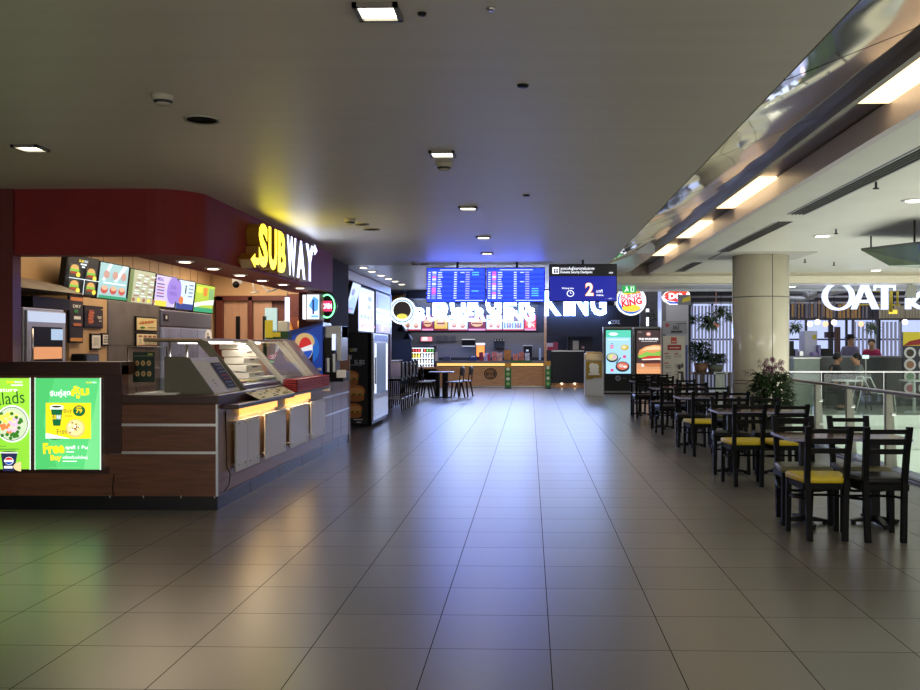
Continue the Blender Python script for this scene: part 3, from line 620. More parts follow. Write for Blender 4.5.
# glass display case on the counter
def case():
    t = T('display_case', 'glass sandwich display case with slanted front and olive end hood', 'display case', (-3.2, 10.5, 1.06))
    X0 = at(165.5, 390, 8.75).x; X1 = SX - .04
    y0 = 8.72
    # end hood: side profile facing the viewer, slanting down towards customers
    zt = at(0, 356.5, y0).z; 
    xa = at(189, 357, y0).x; xc = at(191, 361, y0).x; xe = at(214, 396, y0).x
    b = MB(OLIVE); b.prism([(X0, y0, 1.06), (xe, y0, 1.06), (xc, y0, zt - .05), (xa, y0, zt - .012), (xa - .04, y0, zt), (X0, y0, zt)], (0, .03, 0)); b.build('end_panel', t, world=True)
    b = MB(mat('panel_silver', (206, 200, 192), .35, .1, noise=.04)); L_ = .78
    b.prism([(xe, y0 + .03, 1.06), (xc, y0 + .03, zt - .05), (xa, y0 + .03, zt - .012), (xa - .03, y0 + .03, zt - .03), (xe - .05, y0 + .03, 1.06)], (0, L_, 0)); b.build('control_panel', t, world=True)
    u = Vector((xc - xe, 0, zt - .05 - 1.06)); 
    a = MB(); a.frame((xe + .004, y0 + .03, 1.063), (0, 1, 0), u, L_, u.length)
    a.r(.55, .10, .93, .93, D(34, 38, 48))
    for i in range(7): a.r(.62, .16 + .11 * i, .86, .2 + .11 * i, D(150, 60, 60) if i in (2, 3) else D(110, 120, 140))
    a.t('SUB', .12, .26, .22, .31, D(40, 40, 40)); a.r(.14, .36, .22, .385, D(60, 60, 60)); a.r(.14, .2, .2, .215, D(90, 90, 90)); a.build('keypad', t, world=True)
    # upper hood profile + roof
    XR = at(189, 340, 9.0).x; ztop = at(0, 339.5, 9.0).z
    ribs = [(9.52, .05), (11.15, .045), (12.45, .03), (12.72, .03)]
    xf = SX - .03; ytop = ztop
    xk = -3.33; 
    for i, (yy, wd) in enumerate(ribs):
        b = MB(OLIVE if i == 0 else mat('cream_frame', (206, 200, 188), .35, noise=.03))
        b.prism([(xf, yy, 1.06), (xk + .02, yy, ytop - .01), (xk - .06, yy, ytop + .015), (xk - .62, yy, ytop + .02), (xk - .62, yy, ytop - .02), (xk - .07, yy, ytop - .03), (xf - .07, yy, 1.06)], (0, wd, 0)); b.build('rib', t, world=True)
    b = MB(mat('case_top', (150, 128, 100), .3, .3)); b.box(xk - .62, xk - .04, 9.5, 12.75, ytop - .01, ytop + .015, .004); b.build('top_shelf', t, world=True)
    b = MB(GLASSD); b.faces([(xf - .02, 9.55, 1.07), (xf - .02, 12.45, 1.07), (xk - .02, 12.45, ytop - .02), (xk - .02, 9.55, ytop - .02)], [(0, 1, 2, 3)]); b.build('glass_front', t, world=True)
    b = MB(GLASSD); b.box(xk - .6, xk - .05, 9.5, 9.508, 1.36, ytop - .02); b.build('glass_end', t, world=True)
    b = MB(E(255, 240, 225, 4)); b.box(xk - .3, xk - .22, 9.6, 12.3, ytop - .04, ytop - .012); b.build('strip_light', t, world=True, label='white strip light under the top shelf')
    area('case_light', (xk - .26, 10.8, ytop - .05), (0, 0, 0), .1, 3.2, 16, (1, .93, .85))
    b = MB(STEEL); b.box(-3.58, xf - .08, 9.2, 12.6, 1.06, 1.10, .004)
    for k in range(9): b.box(-3.5, xf - .15, 9.3 + .36 * k, 9.6 + .36 * k, 1.1, 1.106)
    b.build('food_well', t, world=True)
    b = MB(ALU)
    for yy in (9.9, 10.4, 12.3): b.tube([(xk - .5, yy, 1.1), (xk - .5, yy, ytop - .02)], .012)
    b.build('post', t, world=True)
    # ingredient trays
    for k in range(6):
        cc = [(70, 110, 40), (160, 40, 30), (190, 180, 90), (90, 60, 40), (60, 90, 40), (200, 190, 170)][k]
        b = MB(mat('salad_%d' % k, cc, .6, noise=.5, scale=30)); b.box(-3.45, -3.1, 9.4 + .5 * k, 9.75 + .5 * k, 1.106, 1.125, .01); one(b, 'ingredient_tray', ['tray of green salad', 'tray of sliced tomato', 'tray of pale cheese', 'tray of brown meat', 'tray of dark green leaves', 'tray of white onion'][k] + ' inside the display case', 'food tray', 'ingredient trays in the case')
    # grey end housing at the far side of the case
    b = MB(mat('end_housing', (150, 136, 150), .4, noise=.05)); b.prism([(xf, 12.9, 1.06), (xk, 12.9, ytop + .02), (xk - .3, 12.9, ytop + .04), (xk - .3, 12.9, 1.06)], (0, .28, 0)); b.build('end_housing', t, world=True)
    # bread drawers
    for k in range(5):
        b = MB(mat('cream_plastic', (222, 214, 196), .4)); z = 1.09 + .095 * k; b.box(-3.78 - .03 * k, -3.52 - .035 * k, 11.7, 12.4, z, z + .085, .008); b.m(BLACK).box(-3.52 - .035 * k, -3.515 - .035 * k, 11.95, 12.15, z + .05, z + .065)
        one(b, 'storage_drawer', 'cream plastic drawer unit inside the case, ' + ['bottom', 'second lowest', 'middle', 'second highest', 'top'][k] + ' of its stack', 'drawer', 'cream drawers in a stack')
case()
# mat with wrapping print and the red trays on the tray rail
b = MB(D(228, 218, 190)); pts = [(SX - .01, 9.35, 1.062), (SX - .01, 10.75, 1.062), (SX + .165, 10.75, .975), (SX + .165, 9.35, .975)]
b.faces(pts + [(x, y, z - .006) for x, y, z in pts], [(0, 1, 2, 3), (7, 6, 5, 4), (0, 4, 5, 1), (1, 5, 6, 2), (2, 6, 7, 3), (3, 7, 4, 0)])
b.frame(pts[3], (0, 1, 0), Vector(pts[0]) - Vector(pts[3]), 1.4, .195); b.N = -b.N if b.N.z < 0 else b.N
for i in range(40): u = random.random() * .9; v = random.random() * .8; b.L = 0; b.r(u, v, u + random.uniform(.03, .09), v + .1, random.choice([D(96, 90, 50), D(140, 110, 60), D(70, 60, 46), D(176, 166, 80)]))
one(b, 'counter_mat', 'cream printed leaflet mat sloping onto the tray rail', 'leaflet')
for k in range(6):
    b = MB(mat('red_tray', (196, 56, 56), .35, noise=.1)); z = .972 + .026 * k; b.box(SX - .0, SX + .17, 10.85, 12.6, z, z + .006); 
    for x0, x1, ya, yb in ((SX, SX + .008, 10.85, 12.6), (SX + .162, SX + .17, 10.85, 12.6), (SX, SX + .17, 10.85, 10.86), (SX, SX + .17, 12.59, 12.6)): b.box(x0, x1, ya, yb, z, z + .02)
    if k == 5: b.m(D(220, 180, 170)).box(SX + .012, SX + .16, 10.87, 12.58, z + .006, z + .008)
    one(b, 'serving_tray', 'red plastic serving tray on the tray rail, ' + ['bottom', 'second lowest', 'third lowest', 'third highest', 'second highest', 'top'][k] + ' of the pile', 'tray', 'red trays piled on the rail')
# drink dispenser with cola front
def dispenser():
    Y = 13.3; x0, x1 = at(287, 340, Y).x, at(323, 340, Y).x; zt = at(0, 322.5, Y).z; zt2 = at(0, 331, Y).z
    t = T('cola_dispenser', 'blue cola drink dispenser at the far end of the counter', 'drink dispenser', ((x0 + x1) / 2, Y + .3, 1.0))
    b = MB(mat('cola_blue', (24, 60, 150), .3, noise=.05)); b.prism([(x0, Y, 1.0), (x1, Y, 1.0), (x1, Y, zt), (x0 + .12, Y, zt2 + .02), (x0, Y, zt2)], (0, .55, 0)); b.build('body', t, world=True)
    a = MB(); a.frame((x0, Y - .002, 1.0), (1, 0, 0), (0, 0, 1), x1 - x0, zt - 1.0); a.eps = .002
    a.pg([(.02, .02), (.98, .02), (.98, .96), (.3, .8), (.02, .76)], E(26, 70, 176, .5)); a.el(.56, .56, .34, .26, E(30, 110, 214, .6)); a.pg([(.25, .1), (.72, .1), (.72, .5), (.3, .55)], E(60, 24, 16, .4)); a.el(.50, .68, .27, .14, E(214, 180, 120, .7))
    a.el(.52, .56, .2, .19, E(235, 235, 240, .8)); a.el(.52, .57, .19, .18, E(200, 44, 44, .8), a0=.35, a1=PI + .1); a.el(.52, .55, .19, .17, E(30, 80, 190, .8), a0=PI + .3, a1=2 * PI - .1)
    for i in range(12): a.el(.3 + .4 * random.random(), .12 + .2 * random.random(), .02, .015, E(150, 90, 40, .6), n=8)
    a.build('graphic', t, world=True)
    b = MB(WHITE); b.box(x1 - .08, x1 - .02, Y - .008, Y, 1.16, 1.2); b.build('sticker', t, world=True)
    # cup dispenser tower with black head
    x2, x3 = at(323.5, 340, Y).x, at(341, 340, Y).x
    t = T('cup_dispenser', 'black and chrome drink tower right of the blue cola front', 'drink dispenser', ((x2 + x3) / 2, Y + .2, 1.0))
    b = MB(BLACK); b.box(x2, x3 + .02, Y + .05, Y + .5, 1.0, 1.14, .01); b.box(x2, x2 + .14, Y, Y + .5, 1.14, 1.62, .03); b.build('body', t, world=True)
    b = MB(STEEL); b.box(x2 + .01, x3, Y + .05, Y + .5, 1.62, 1.8, .01); b.box(x3 - .07, x3, Y + .02, Y + .5, 1.3, 1.8, .01); b.build('chrome_top', t, world=True)
    b = MB(STEEL); b.cyl((x2 + .07, Y - .04, 1.14), (x2 + .07, Y - .04, 1.34), .035); b.cyl((x3 - .1, Y - .02, 1.14), (x3 - .1, Y - .02, 1.4), .03); b.build('cup_holder', t, world=True)
    b = MB(E(214, 226, 255, 1.2)); b.box(x3 - .13, x3 - .08, Y, Y + .02, 1.45, 1.68); b.build('lit_window', t, world=True)
    b = MB(WHITE); b.box(x3 - .06, x3 + .07, Y - .02, Y + .02, 1.06, 1.17); one(b, 'napkin_box', 'small white box in front of the black drink tower', 'napkin box')
dispenser()
# boxes and plant on top of the case, bread pictures behind
b = MB(D(20, 70, 34)); p = at(275, 336, 12.4); b.box(p.x - .1, p.x + .2, 12.3, 12.5, 1.6, 1.7); b.m(D(230, 220, 60)).box(p.x - .1, p.x, 12.28, 12.3, 1.62, 1.85); b.m(D(226, 226, 214)).box(p.x + .06, p.x + .2, 12.3, 12.4, 1.7, 1.84, .02)
b.m(D(226, 210, 60)).box(p.x - .0, p.x + .1, 12.29, 12.3, 1.63, 1.69); one(b, 'paper_bag', 'green and yellow paper packs on top of the display case', 'packaging')
for i, (px0, px1) in enumerate(((284, 291), (296.5, 303))):
    x0, x1 = at(px0, 320, 15.8).x, at(px1, 320, 15.8).x; b = MB(mat('bread_crust', (196, 140, 66), .6, noise=.2)); 
    pts = [((x0 + x1) / 2 - .02, 15.9, 1.9), (x1 - .01, 15.9, 1.72), (x1 + .02, 15.9, 1.55)]; b.tube(pts, .05, 10); b.sph(pts[0], .05); 
    one(b, 'baguette', ['long golden bread stick leaning left, behind the cola front', 'long golden bread stick leaning right, behind the cola front'][i], 'bread', 'bread sticks on display')
b = MB(mat('maroon_rack', (120, 60, 40), .5)); b.box(-4.15, -3.55, 15.95, 16.0, 0, 2.0); b.m(D(190, 196, 196)).box(-3.92, -3.6, 15.9, 15.95, 1.9, 2.02); one(b, 'bread_rack', 'maroon board behind the bread sticks', 'board')
t_ = MB(E(210, 220, 255, 2.2)); x = at(287.5, 310, 15.6).x; t_.box(x - .03, x + .03, 15.55, 15.62, 1.92, 2.32); t_.m(STEEL).cyl((x, 15.58, 2.32), (x, 15.58, CH), .006, n=6); one(t_, 'tube_lamp', 'vertical white tube lamp beside the bread rack', 'lamp')
# doors at the back of the shop
def bdoor(px0, px1, name, label):
    x0, x1 = at(px0, 320, 16.95).x, at(px1, 320, 16.95).x
    b = MB(DOORW); b.box(x0, x1, 16.93, 16.99, 0, 2.33, .004); o = ST(b, name)
    h = MB(BLACK); hx = x0 + (x1 - x0) * .55; h.box(hx, hx + .07, 16.9, 16.93, 1.3, 2.05); h.build('door_handle', o); return o
bdoor(223, 248, 'door_1', ''); bdoor(248 + 5, 272, 'door_2', '')
b = MB(mat('maroon_frame', (84, 36, 28), .4)); x0, x1 = at(217, 320, 16.9).x, at(252, 320, 16.9).x
b.box(x0, x0 + .12, 16.85, 17, 0, 2.4); b.box(at(249, 320, 16.9).x, at(253, 320, 16.9).x, 16.85, 17, 0, 2.4); b.box(x0, at(290, 320, 16.9).x, 16.85, 17, 2.33, 2.42); ST(b, 'trim_10')
x0, x1 = at(265.5, 320, 16.94).x, at(277, 320, 16.94).x
b = MB(E(170, 200, 200, .9)); b.box(x0, x1, 16.9, 16.96, 1.6, 2.2); b.m(E(120, 160, 160, .8)).box(x0, x1, 16.89, 16.9, 1.7, 1.8); ST(b, 'window_1')
# small things on the soffit and the tan bulkhead
b = MB(WHITE); p = at(236, 282, 14.6); b.box(p.x - .06, p.x + .05, 14.6, 14.75, p.z - .02, p.z + .05); b.m(BLACK).sph((p.x, 14.6, p.z - .04), .055); b.tube([(p.x, 14.68, p.z), (p.x, 14.68, CH - .05)], .01); one(b, 'dome_camera', 'small black dome camera hanging near the shop doors', 'camera')
b = MB(WHITE); p = at(254, 289, 13.5); b.tube([(p.x - .02, 13.5, p.z + .1), (p.x, 13.5, p.z), (p.x + .05, 13.5, p.z - .05)], .012); b.tube([(p.x - .05, 13.5, p.z - .06), (p.x + .07, 13.5, p.z - .04)], .012); b.tube([(p.x, 13.5, p.z + .1), (p.x, 13.5, CH - .05)], .006); one(b, 'spotlight_bracket', 'white bracket spotlight hanging before the doors', 'bracket')
b = MB(WHITE); p = at(270, 289, 13.5); b.tube([(p.x - .12, 13.5, p.z + .06), (p.x - .03, 13.5, p.z - .04), (p.x + .1, 13.5, p.z + .0)], .014); b.tube([(p.x - .12, 13.5, p.z + .06), (p.x - .12, 13.5, CH - .05)], .006); one(b, 'ceiling_bracket', 'bent white bracket beside the spotlight bracket', 'bracket')

# the big lit letters on the fascia: yellow SUB, white WAY, with an arrow at either end
def letters():
    X0, X1 = -3.06, -2.92; ya, ym, yb = 10.02, 11.17, 12.62; zb, zt = 2.37, 2.85
    t = T('shop_sign', 'large lit yellow and white letter sign on the maroon fascia', 'sign', (X0, (ya + yb) / 2, zb))
    SG = mat('sign_side_ochre', (150, 106, 26), .4)
    for nm, txt, y0, y1, mt, side in (('yellow_letters', 'SUB', ya, ym, E(252, 232, 40, 2.2), SG), ('white_letters', 'WAY', ym + .03, yb, E(206, 216, 255, 3.0), mat('sign_side_white', (190, 190, 200), .4))):
        n = 3; wl = (y1 - y0) / n
        b = MB(side)
        for i, ch in enumerate(txt):
            b.frame((X0, y0 + wl * i + .02, zb), (0, 1, 0), (0, 0, 1), wl - .035, zt - zb); b.L = 0
            b.t(ch, 0, 0, 1, 1, side, .05, depth=X1 - X0)
        b.frame((X0, y0, zb), (0, 1, 0), (0, 0, 1), y1 - y0, zt - zb)
        ar = [(0.02, .17), (-.10, .17), (-.10, .26), (-.24, .1), (-.10, -.07), (-.10, .02), (.02, .02)] if txt == 'SUB' else [(.93, .99), (1.03, .99), (1.03, 1.08), (1.14, .92), (1.03, .77), (1.03, .85), (.93, .85)]
        b.prism([b.p3(*q) for q in ar], (X1 - X0, 0, 0)); b.build(nm + '_case', t, world=True)
        a = MB(mt)
        for i, ch in enumerate(txt):
            a.frame((X1 + .002, y0 + wl * i + .02, zb), (0, 1, 0), (0, 0, 1), wl - .035, zt - zb); a.t(ch, 0, 0, 1, 1, mt, .05)
        a.frame((X1 + .004, y0, zb), (0, 1, 0), (0, 0, 1), y1 - y0, zt - zb); a.pg(ar, mt)
        a.build(nm, t, world=True)
    area('sign_glow_yellow', (X1 + .05, (ya + ym) / 2, 2.62), (0, PI / 2 + PI, 0), .45, 1.3, 4, (1, .85, .05))
    area('sign_glow_white', (X1 + .05, (ym + yb) / 2, 2.62), (0, PI / 2 + PI, 0), .45, 1.1, 4, (.75, .82, 1))
letters()
# hanging rounded sign and the round OPEN neon
p = at(306, 307, 14.2); b = MB(STEEL); b.cyl((p.x + .04, 14.3, p.z + .2), (p.x + .04, 14.3, CH), .05, n=10)
t = T('hanging_sign', 'rounded white and blue double sided light box on a steel post', 'sign', (p.x, 14.3, p.z - .25)); b.build('post', t, world=True)
b = MB(mat('sign_tan', (150, 120, 110), .5)); x0, x1 = at(305, 300, 14.1).x, at(320, 300, 14.1).x; zb, zt = at(0, 322, 14.1).z, at(0, 292.5, 14.1).z
b.box(x0, x1, 14.1, 14.45, zb, zt, .06, 4); b.build('housing', t, world=True)
a = MB(); a.frame((x0 + .03, 14.095, zb + .04), (1, 0, 0), (0, 0, 1), x1 - x0 - .04, zt - zb - .08); a.eps = .003; a.r(0, 0, 1, 1, E(226, 240, 255, 1.5)); a.pg([(.15, .55), (.55, .95), (.95, .8), (.9, .35), (.55, .3)], E(90, 160, 230, 1.3)); a.r(.45, .2, .6, .8, E(30, 50, 130)); a.r(.35, .06, .95, .16, E(120, 180, 240, 1.2)); a.build('face', t, world=True)
b = MB(E(235, 240, 255, 1.6)); xl = at(303.5, 300, 14.1).x; b.box(xl - .02, x0, 14.12, 14.43, zb + .04, zt - .04, .008); b.build('side_face', t, world=True)
p = at(326.5, 306, 14.3)
t = T('open_sign', 'round pink and green neon sign reading OPEN beside the hanging box', 'neon sign', (p.x, 14.35, p.z - .2))
b = MB(BLACK); b.cyl((p.x, 14.42, p.z), (p.x, 14.36, p.z), .15, n=28); b.tube([(p.x, 14.39, p.z + .15), (p.x, 14.39, CH)], .006); b.build('backing', t, world=True)
b = MB(E(120, 255, 160, 3)); b.tube([(p.x + .115 * math.cos(k * PI / 14), 14.345, p.z + .175 * math.sin(k * PI / 14)) for k in range(29)], .011, 6); b.build('green_ring', t, world=True)
a = MB(); a.frame((p.x - .08, 14.35, p.z - .1), (1, 0, 0), (0, 0, 1), .16, .2); a.r(.05, .1, .95, .9, E(240, 60, 110, 1.2)); a.t('OPEN', .05, .3, .95, .7, E(255, 230, 240, 2.5), .02); a.build('pink_letters', t, world=True)
# ================================================================ LEFT FACADE BEYOND THE SANDWICH SHOP
FXX = -3.4
LAV = mat('pale_lavender_panel', (160, 148, 184), .3, noise=.04)
w_ = MB(mat('dark_maroon_post', (46, 22, 24), .7, spec=.1)); w_.box(-3.7, -3.2, 14.95, 16.5, 0, CH); ST(w_, 'trim_11')
w_ = MB(LAV); w_.box(-3.9, FXX, 16.5, 22.9, 2.76, CH); w_.box(-3.9, FXX, 22.86, 23.0, 0, 2.76); w_.box(-3.9, FXX, 16.5, 17.2, 1.0, 2.0); w_.box(-3.9, FXX - .28, 16.5, 22.9, 0, 2.76); ST(w_, 'wall_left_facade')
def side_box(name, px0, px1, z0, z1, fn, label, X=FXX, th=.12, cat='light box'):
    y0 = onX(px0, 300, X).y; y1 = onX(px1, 300, X).y
    t = T(name, label, cat, (X - th / 2, (y0 + y1) / 2, z0)); b = MB(DARK); b.box(X - .2, X, y0, y1, z0, z1, .005); b.build('housing', t, world=True)
    a = MB(); a.frame((X + .003, y0 + .03, z0 + .03), (0, 1, 0), (0, 0, 1), y1 - y0 - .06, z1 - z0 - .06); a.eps = .003; fn(a); a.build('display', t, world=True)
def z_at(py, px, X): return onX(px, py, X).z
PW = E(190, 206, 250, 1.1); PV = E(120, 120, 180, 1.1); PK_ = E(220, 120, 150, 1.2)
def a1(a):
    a.r(0, 0, 1, 1, PW); a.pg([(0, .3), (.5, .6), (1, .4), (1, 0), (0, 0)], E(150, 180, 220, 1.3)); a.el(.3, .7, .2, .12, E(120, 130, 170)); a.r(.2, .12, .8, .16, PV); a.r(.2, .05, .6, .09, PK_)
def a2(a):
    a.r(0, 0, 1, 1, E(196, 212, 246, 1.15)); a.el(.7, .78, .14, .06, PV); a.el(.65, .58, .13, .05, PV)
    for i in range(4): a.r(.1 + .2 * i, .3, .22 + .2 * i, .38, E(110, 120, 160))
    for i in range(5): a.el(.15 + .18 * i, .12 + .03 * (i % 2), .07, .04, PK_)
def a3(a):
    a.r(0, 0, 1, 1, E(130, 130, 170, 1.0)); a.r(0, .52, 1, .6, PW); a.r(0, .3, 1, .46, E(190, 200, 246, 1.1)); a.r(.1, .62, .9, .95, E(100, 106, 140)); a.r(.1, .02, .9, .2, E(150, 120, 160)); a.r(.3, .05, .5, .22, PW)
side_box('menu_light_box', 358, 374, 1.78, 2.72, a2, 'tall white light box with round dots, middle of the lavender facade', X=FXX + .005)
side_box('menu_light_box', 375.5, 390, 1.78, 2.74, a3, 'lavender striped light box, far one on the facade', X=FXX + .005)
# tilted TV
t = T('wall_television', 'pale television tilting out from the facade, near end', 'television', (FXX + .1, 17.5, 2.1))
y0, y1 = 16.75, 17.6
b = MB(BLACK); b.hexa([(FXX + .02, y0, 2.12), (FXX + .08, y0, 2.1), (FXX + .08, y1, 2.1), (FXX + .02, y1, 2.12), (FXX + .17, y0, 2.68), (FXX + .23, y0, 2.66), (FXX + .23, y1, 2.66), (FXX + .17, y1, 2.68)]); b.build('housing', t, world=True)
a = MB(); a.frame((FXX + .085, y0 + .03, 2.12), (0, 1, 0), (.15, 0, .56), y1 - y0 - .06, .55); a1(a); a.build('display', t, world=True)
# black display fridge with food print on its side, lit glass door
y0 = 17.4; x0, x1 = at(341, 400, y0).x, at(373.5, 400, y0).x; y1 = 19.2
t = T('display_fridge', 'black drinks fridge with sandwich pictures on its side and lit glass door', 'fridge', ((x0 + x1) / 2, (y0 + y1) / 2, 0))
b = MB(BLACK); b.box(x0, x1 - .04, y0, y1, .04, 1.76, .01); b.m(mat('fridge_blue', (22, 28, 70), .4)).box(x1 - .09, x1 - .035, y0, y1, .05, 1.75); b.build('cabinet', t, world=True)
a = MB(); a.frame((x0 + .01, y0 - .003, .06), (1, 0, 0), (0, 0, 1), x1 - x0 - .12, 1.68); a.eps = .003; a.r(0, 0, 1, 1, D(12, 12, 16))
a.t('SUB', .32, .80, .45, .84, D(200, 190, 90), .02); a.t('WAY', .46, .80, .6, .84, D(220, 220, 220), .02)
a.t('ทานอะไรดี', .05, .72, .4, .765, D(220, 220, 220), .02); a.t('SUBS', .5, .66, .9, .71, D(180, 180, 190), .01); a.r(.1, .65, .8, .655, D(170, 170, 170))
for u, v, s in ((.35, .5, 1.1), (.55, .33, 1.25), (.5, .14, 1.1)):
    a.el(u, v + .03 * s, .3 * s, .055 * s, D(176, 104, 50)); a.el(u, v + .03 * s, .24 * s, .03 * s, D(206, 144, 80)); a.r(u - .28 * s, v - .012 * s, u + .28 * s, v + .008 * s, D(96, 120, 40)); a.r(u - .27 * s, v - .028 * s, u + .27 * s, v - .012 * s, D(170, 50, 34)); a.el(u, v - .035 * s, .28 * s, .03 * s, D(160, 96, 46))
    for k in range(6): a.el(u - .22 * s + .09 * s * k, v, .03, .014, D(196, 160, 60) if k % 2 else D(150, 50, 30), n=8)
a.r(.5, .05, .85, .06, D(200, 200, 190)); a.r(.62, .02, .8, .03, D(200, 200, 190)); a.build('side_print', t, world=True)
b = MB(ALU); b.box(x1 - .035, x1, y0, y1, .12, 1.74); d = b.build('door', t, world=True)
b = MB(E(226, 236, 255, 1.7)); b.box(x1, x1 + .004, y0 + .12, y0 + .3, .62, 1.56); b.box(x1, x1 + .004, y1 - .3, y1 - .12, .62, 1.56); b.m(E(84, 100, 130, .9)).box(x1, x1 + .003, y0 + .12, y1 - .12, .6, 1.57); b.m(E(60, 90, 170, .7)).box(x1, x1 + .003, y0 + .1, y1 - .1, 1.6, 1.72); b.m(E(150, 160, 190, .8)).box(x1, x1 + .003, y0 + .1, y1 - .1, .18, .5); b.build('lit_window', t, world=True)
b = MB(BLACK); b.tube([(x1 + .03, y0 + .05, .8), (x1 + .03, y0 + .05, 1.3)], .012); b.build('handle', t, world=True)
area('fridge_glow', (x1 + .05, (y0 + y1) / 2, 1.1), (0, -PI / 2, 0), 1.0, 1.2, 5, (.8, .88, 1))
w_ = MB(mat('tan_post', (130, 110, 110), .4)); w_.box(-3.4, -3.05, 19.4, 19.6, 0, 1.2); one(w_, 'low_partition', 'narrow low tan partition beside the drinks fridge', 'partition')
# row of black bar chairs
def bar_chair():
    t = T('bar_chair', '', 'bar chair', (0, 0, 0))
    b = MB(BLACK); b.box(-.19, .19, -.19, .19, .70, .75, .015); b.build('seat', t)
    b = MB(BLACK); b.box(-.21, -.17, -.17, .17, .78, 1.13, .012); b.box(-.2, -.175, -.19, -.16, .72, 1.16); b.box(-.2, -.175, .16, .19, .72, 1.16); b.build('backrest', t)
    for i, j in ((-1, -1), (1, -1), (1, 1), (-1, 1)):
        b = MB(BLACK); b.cyl((i * .2, j * .2, 0), (i * .16, j * .16, .7), .016, n=8); b.build('leg', t)
    b = MB(ALU); b.tube([(-.19, -.19, .28), (.19, -.19, .28), (.19, .19, .28), (-.19, .19, .28), (-.19, -.19, .28)], .01, 6); b.build('footrest', t)
    return t
c0 = bar_chair(); pos = ['nearest', 'second nearest', 'middle', 'second farthest', 'farthest']
for i, yy in enumerate((21.9, 22.6, 23.3, 24.0, 24.7)):
    lb = 'tall black bar chair beside the drinks fridge, ' + pos[i] + ' in the row'
    x = -3.17
    if i == 0: c0.location = (x, yy, 0); c0.rotation_euler = (0, 0, PI); tag(c0, lb, 'bar chair', 'row of black bar chairs')
    else: dup(c0, (x, yy, 0), PI, lb, 'row of black bar chairs')
w_ = MB(LAV); w_.box(-3.95, -3.5, 23.05, 25.4, 0, 1.1, .01); w_.m(WOODD).box(-4.0, -3.45, 23.05, 25.4, 1.1, 1.14, .01); one(w_, 'bar_counter', 'pale counter behind the row of black bar chairs', 'counter')

# ================================================================ BURGER RESTAURANT AT THE END
BY = 34.6
def bxp(px, Y): return at(px, 346, Y).x
def bzp(py, Y): return at(530, py, Y).z
# side wall and dark wall at left
w_ = MB(mat('slate_blue_wall', (66, 74, 92), .5, noise=.15)); w_.box(-9, bxp(411, 37), 37.0, 37.1, 0, 3.6); ST(w_, 'wall_side_left')
for i, (px, py) in enumerate(((402, 330), (408, 338))):
    b = MB(BLACK); p = at(px, py, 34); b.tube([(p.x, 34, p.z + .15), (p.x, 34, 3.6)], .015); b.cyl((p.x, 34, p.z + .15), (p.x, 34, p.z - .05), .05, .2, 12); one(b, 'pendant_lamp', ['small black pendant lamp before the slate wall, left one', 'small black pendant lamp before the slate wall, right one'][i], 'lamp', 'black pendants')
# round sign with striped ring at left, with painted board above
p = at(402, 311, 33); R1 = 15 * 33 / FPX * .9
t = T('round_sign', 'round white lit sign with blue rim at the left of the smaller letter sign', 'sign', (p.x, 33.1, p.z - R1))
b = MB(WHITE); b.cyl((p.x, 33.2, p.z), (p.x, 33.05, p.z), R1, n=32); b.build('housing', t, world=True)
a = MB(); a.frame((p.x - R1, 33.045, p.z - R1), (1, 0, 0), (0, 0, 1), 2 * R1, 2 * R1); a.eps = .006; a.el(.5, .5, .5, .5, E(226, 240, 250, 1.6), 36); a.el(.5, .5, .43, .43, E(90, 150, 200)); a.el(.5, .5, .39, .39, E(236, 246, 250, 1.6)); a.el(.5, .53, .33, .33, E(46, 40, 40)); a.el(.5, .3, .2, .1, E(220, 210, 90, 1.2)); a.build('face', t, world=True)
b = MB(BLACK); b.cyl((p.x, 33.12, p.z + R1 - .02), (p.x, 33.12, 3.6), .015); b.build('rod', t, world=True)
b = MB(D(130, 76, 44)); b.box(bxp(396, 33.3), bxp(396, 33.3) + .03, 33.3, 33.33, bzp(296, 33.3), 3.6); x0 = bxp(390, 33.3); b.prism([(x0, 33.3, bzp(312, 33.3)), (bxp(403, 33.3), 33.3, bzp(305, 33.3)), (bxp(406, 33.3), 33.3, bzp(293, 33.3)), (x0, 33.3, bzp(297, 33.3))], (0, .06, 0)); b.m(D(190, 160, 50)).prism([(x0 + .1, 33.28, bzp(301, 33.3)), (bxp(404, 33.3), 33.28, bzp(299, 33.3)), (bxp(404, 33.3), 33.28, bzp(294, 33.3)), (x0 + .2, 33.28, bzp(298, 33.3))], (0, .02, 0)); one(b, 'painted_board', 'brown and yellow painted board above the round sign', 'board')
# timber shopfront frame
w_ = MB(WOODL); w_.box(bxp(544, BY), bxp(546.5, BY), BY - .15, BY, 0, bzp(298, BY)); ST(w_, 'trim_12')
w_ = MB(mat('shopfront_dark', (52, 50, 58), .5, noise=.1)); w_.box(bxp(409, BY), bxp(690, BY), BY - .3, BY - .05, bzp(299, BY) , 3.6); w_.box(bxp(537, BY), bxp(544, BY), BY - .1, BY, bzp(330, BY), 3.6); ST(w_, 'trim_13')
w_ = MB(mat('bay_black', (24, 24, 30), .5, noise=.1)); w_.box(bxp(546.5, BY), bxp(640, BY), BY - .06, BY, bzp(336, BY), 3.0); w_.box(bxp(618, BY), bxp(645, BY), BY - .1, BY, 0, 3.0); ST(w_, 'trim_14')
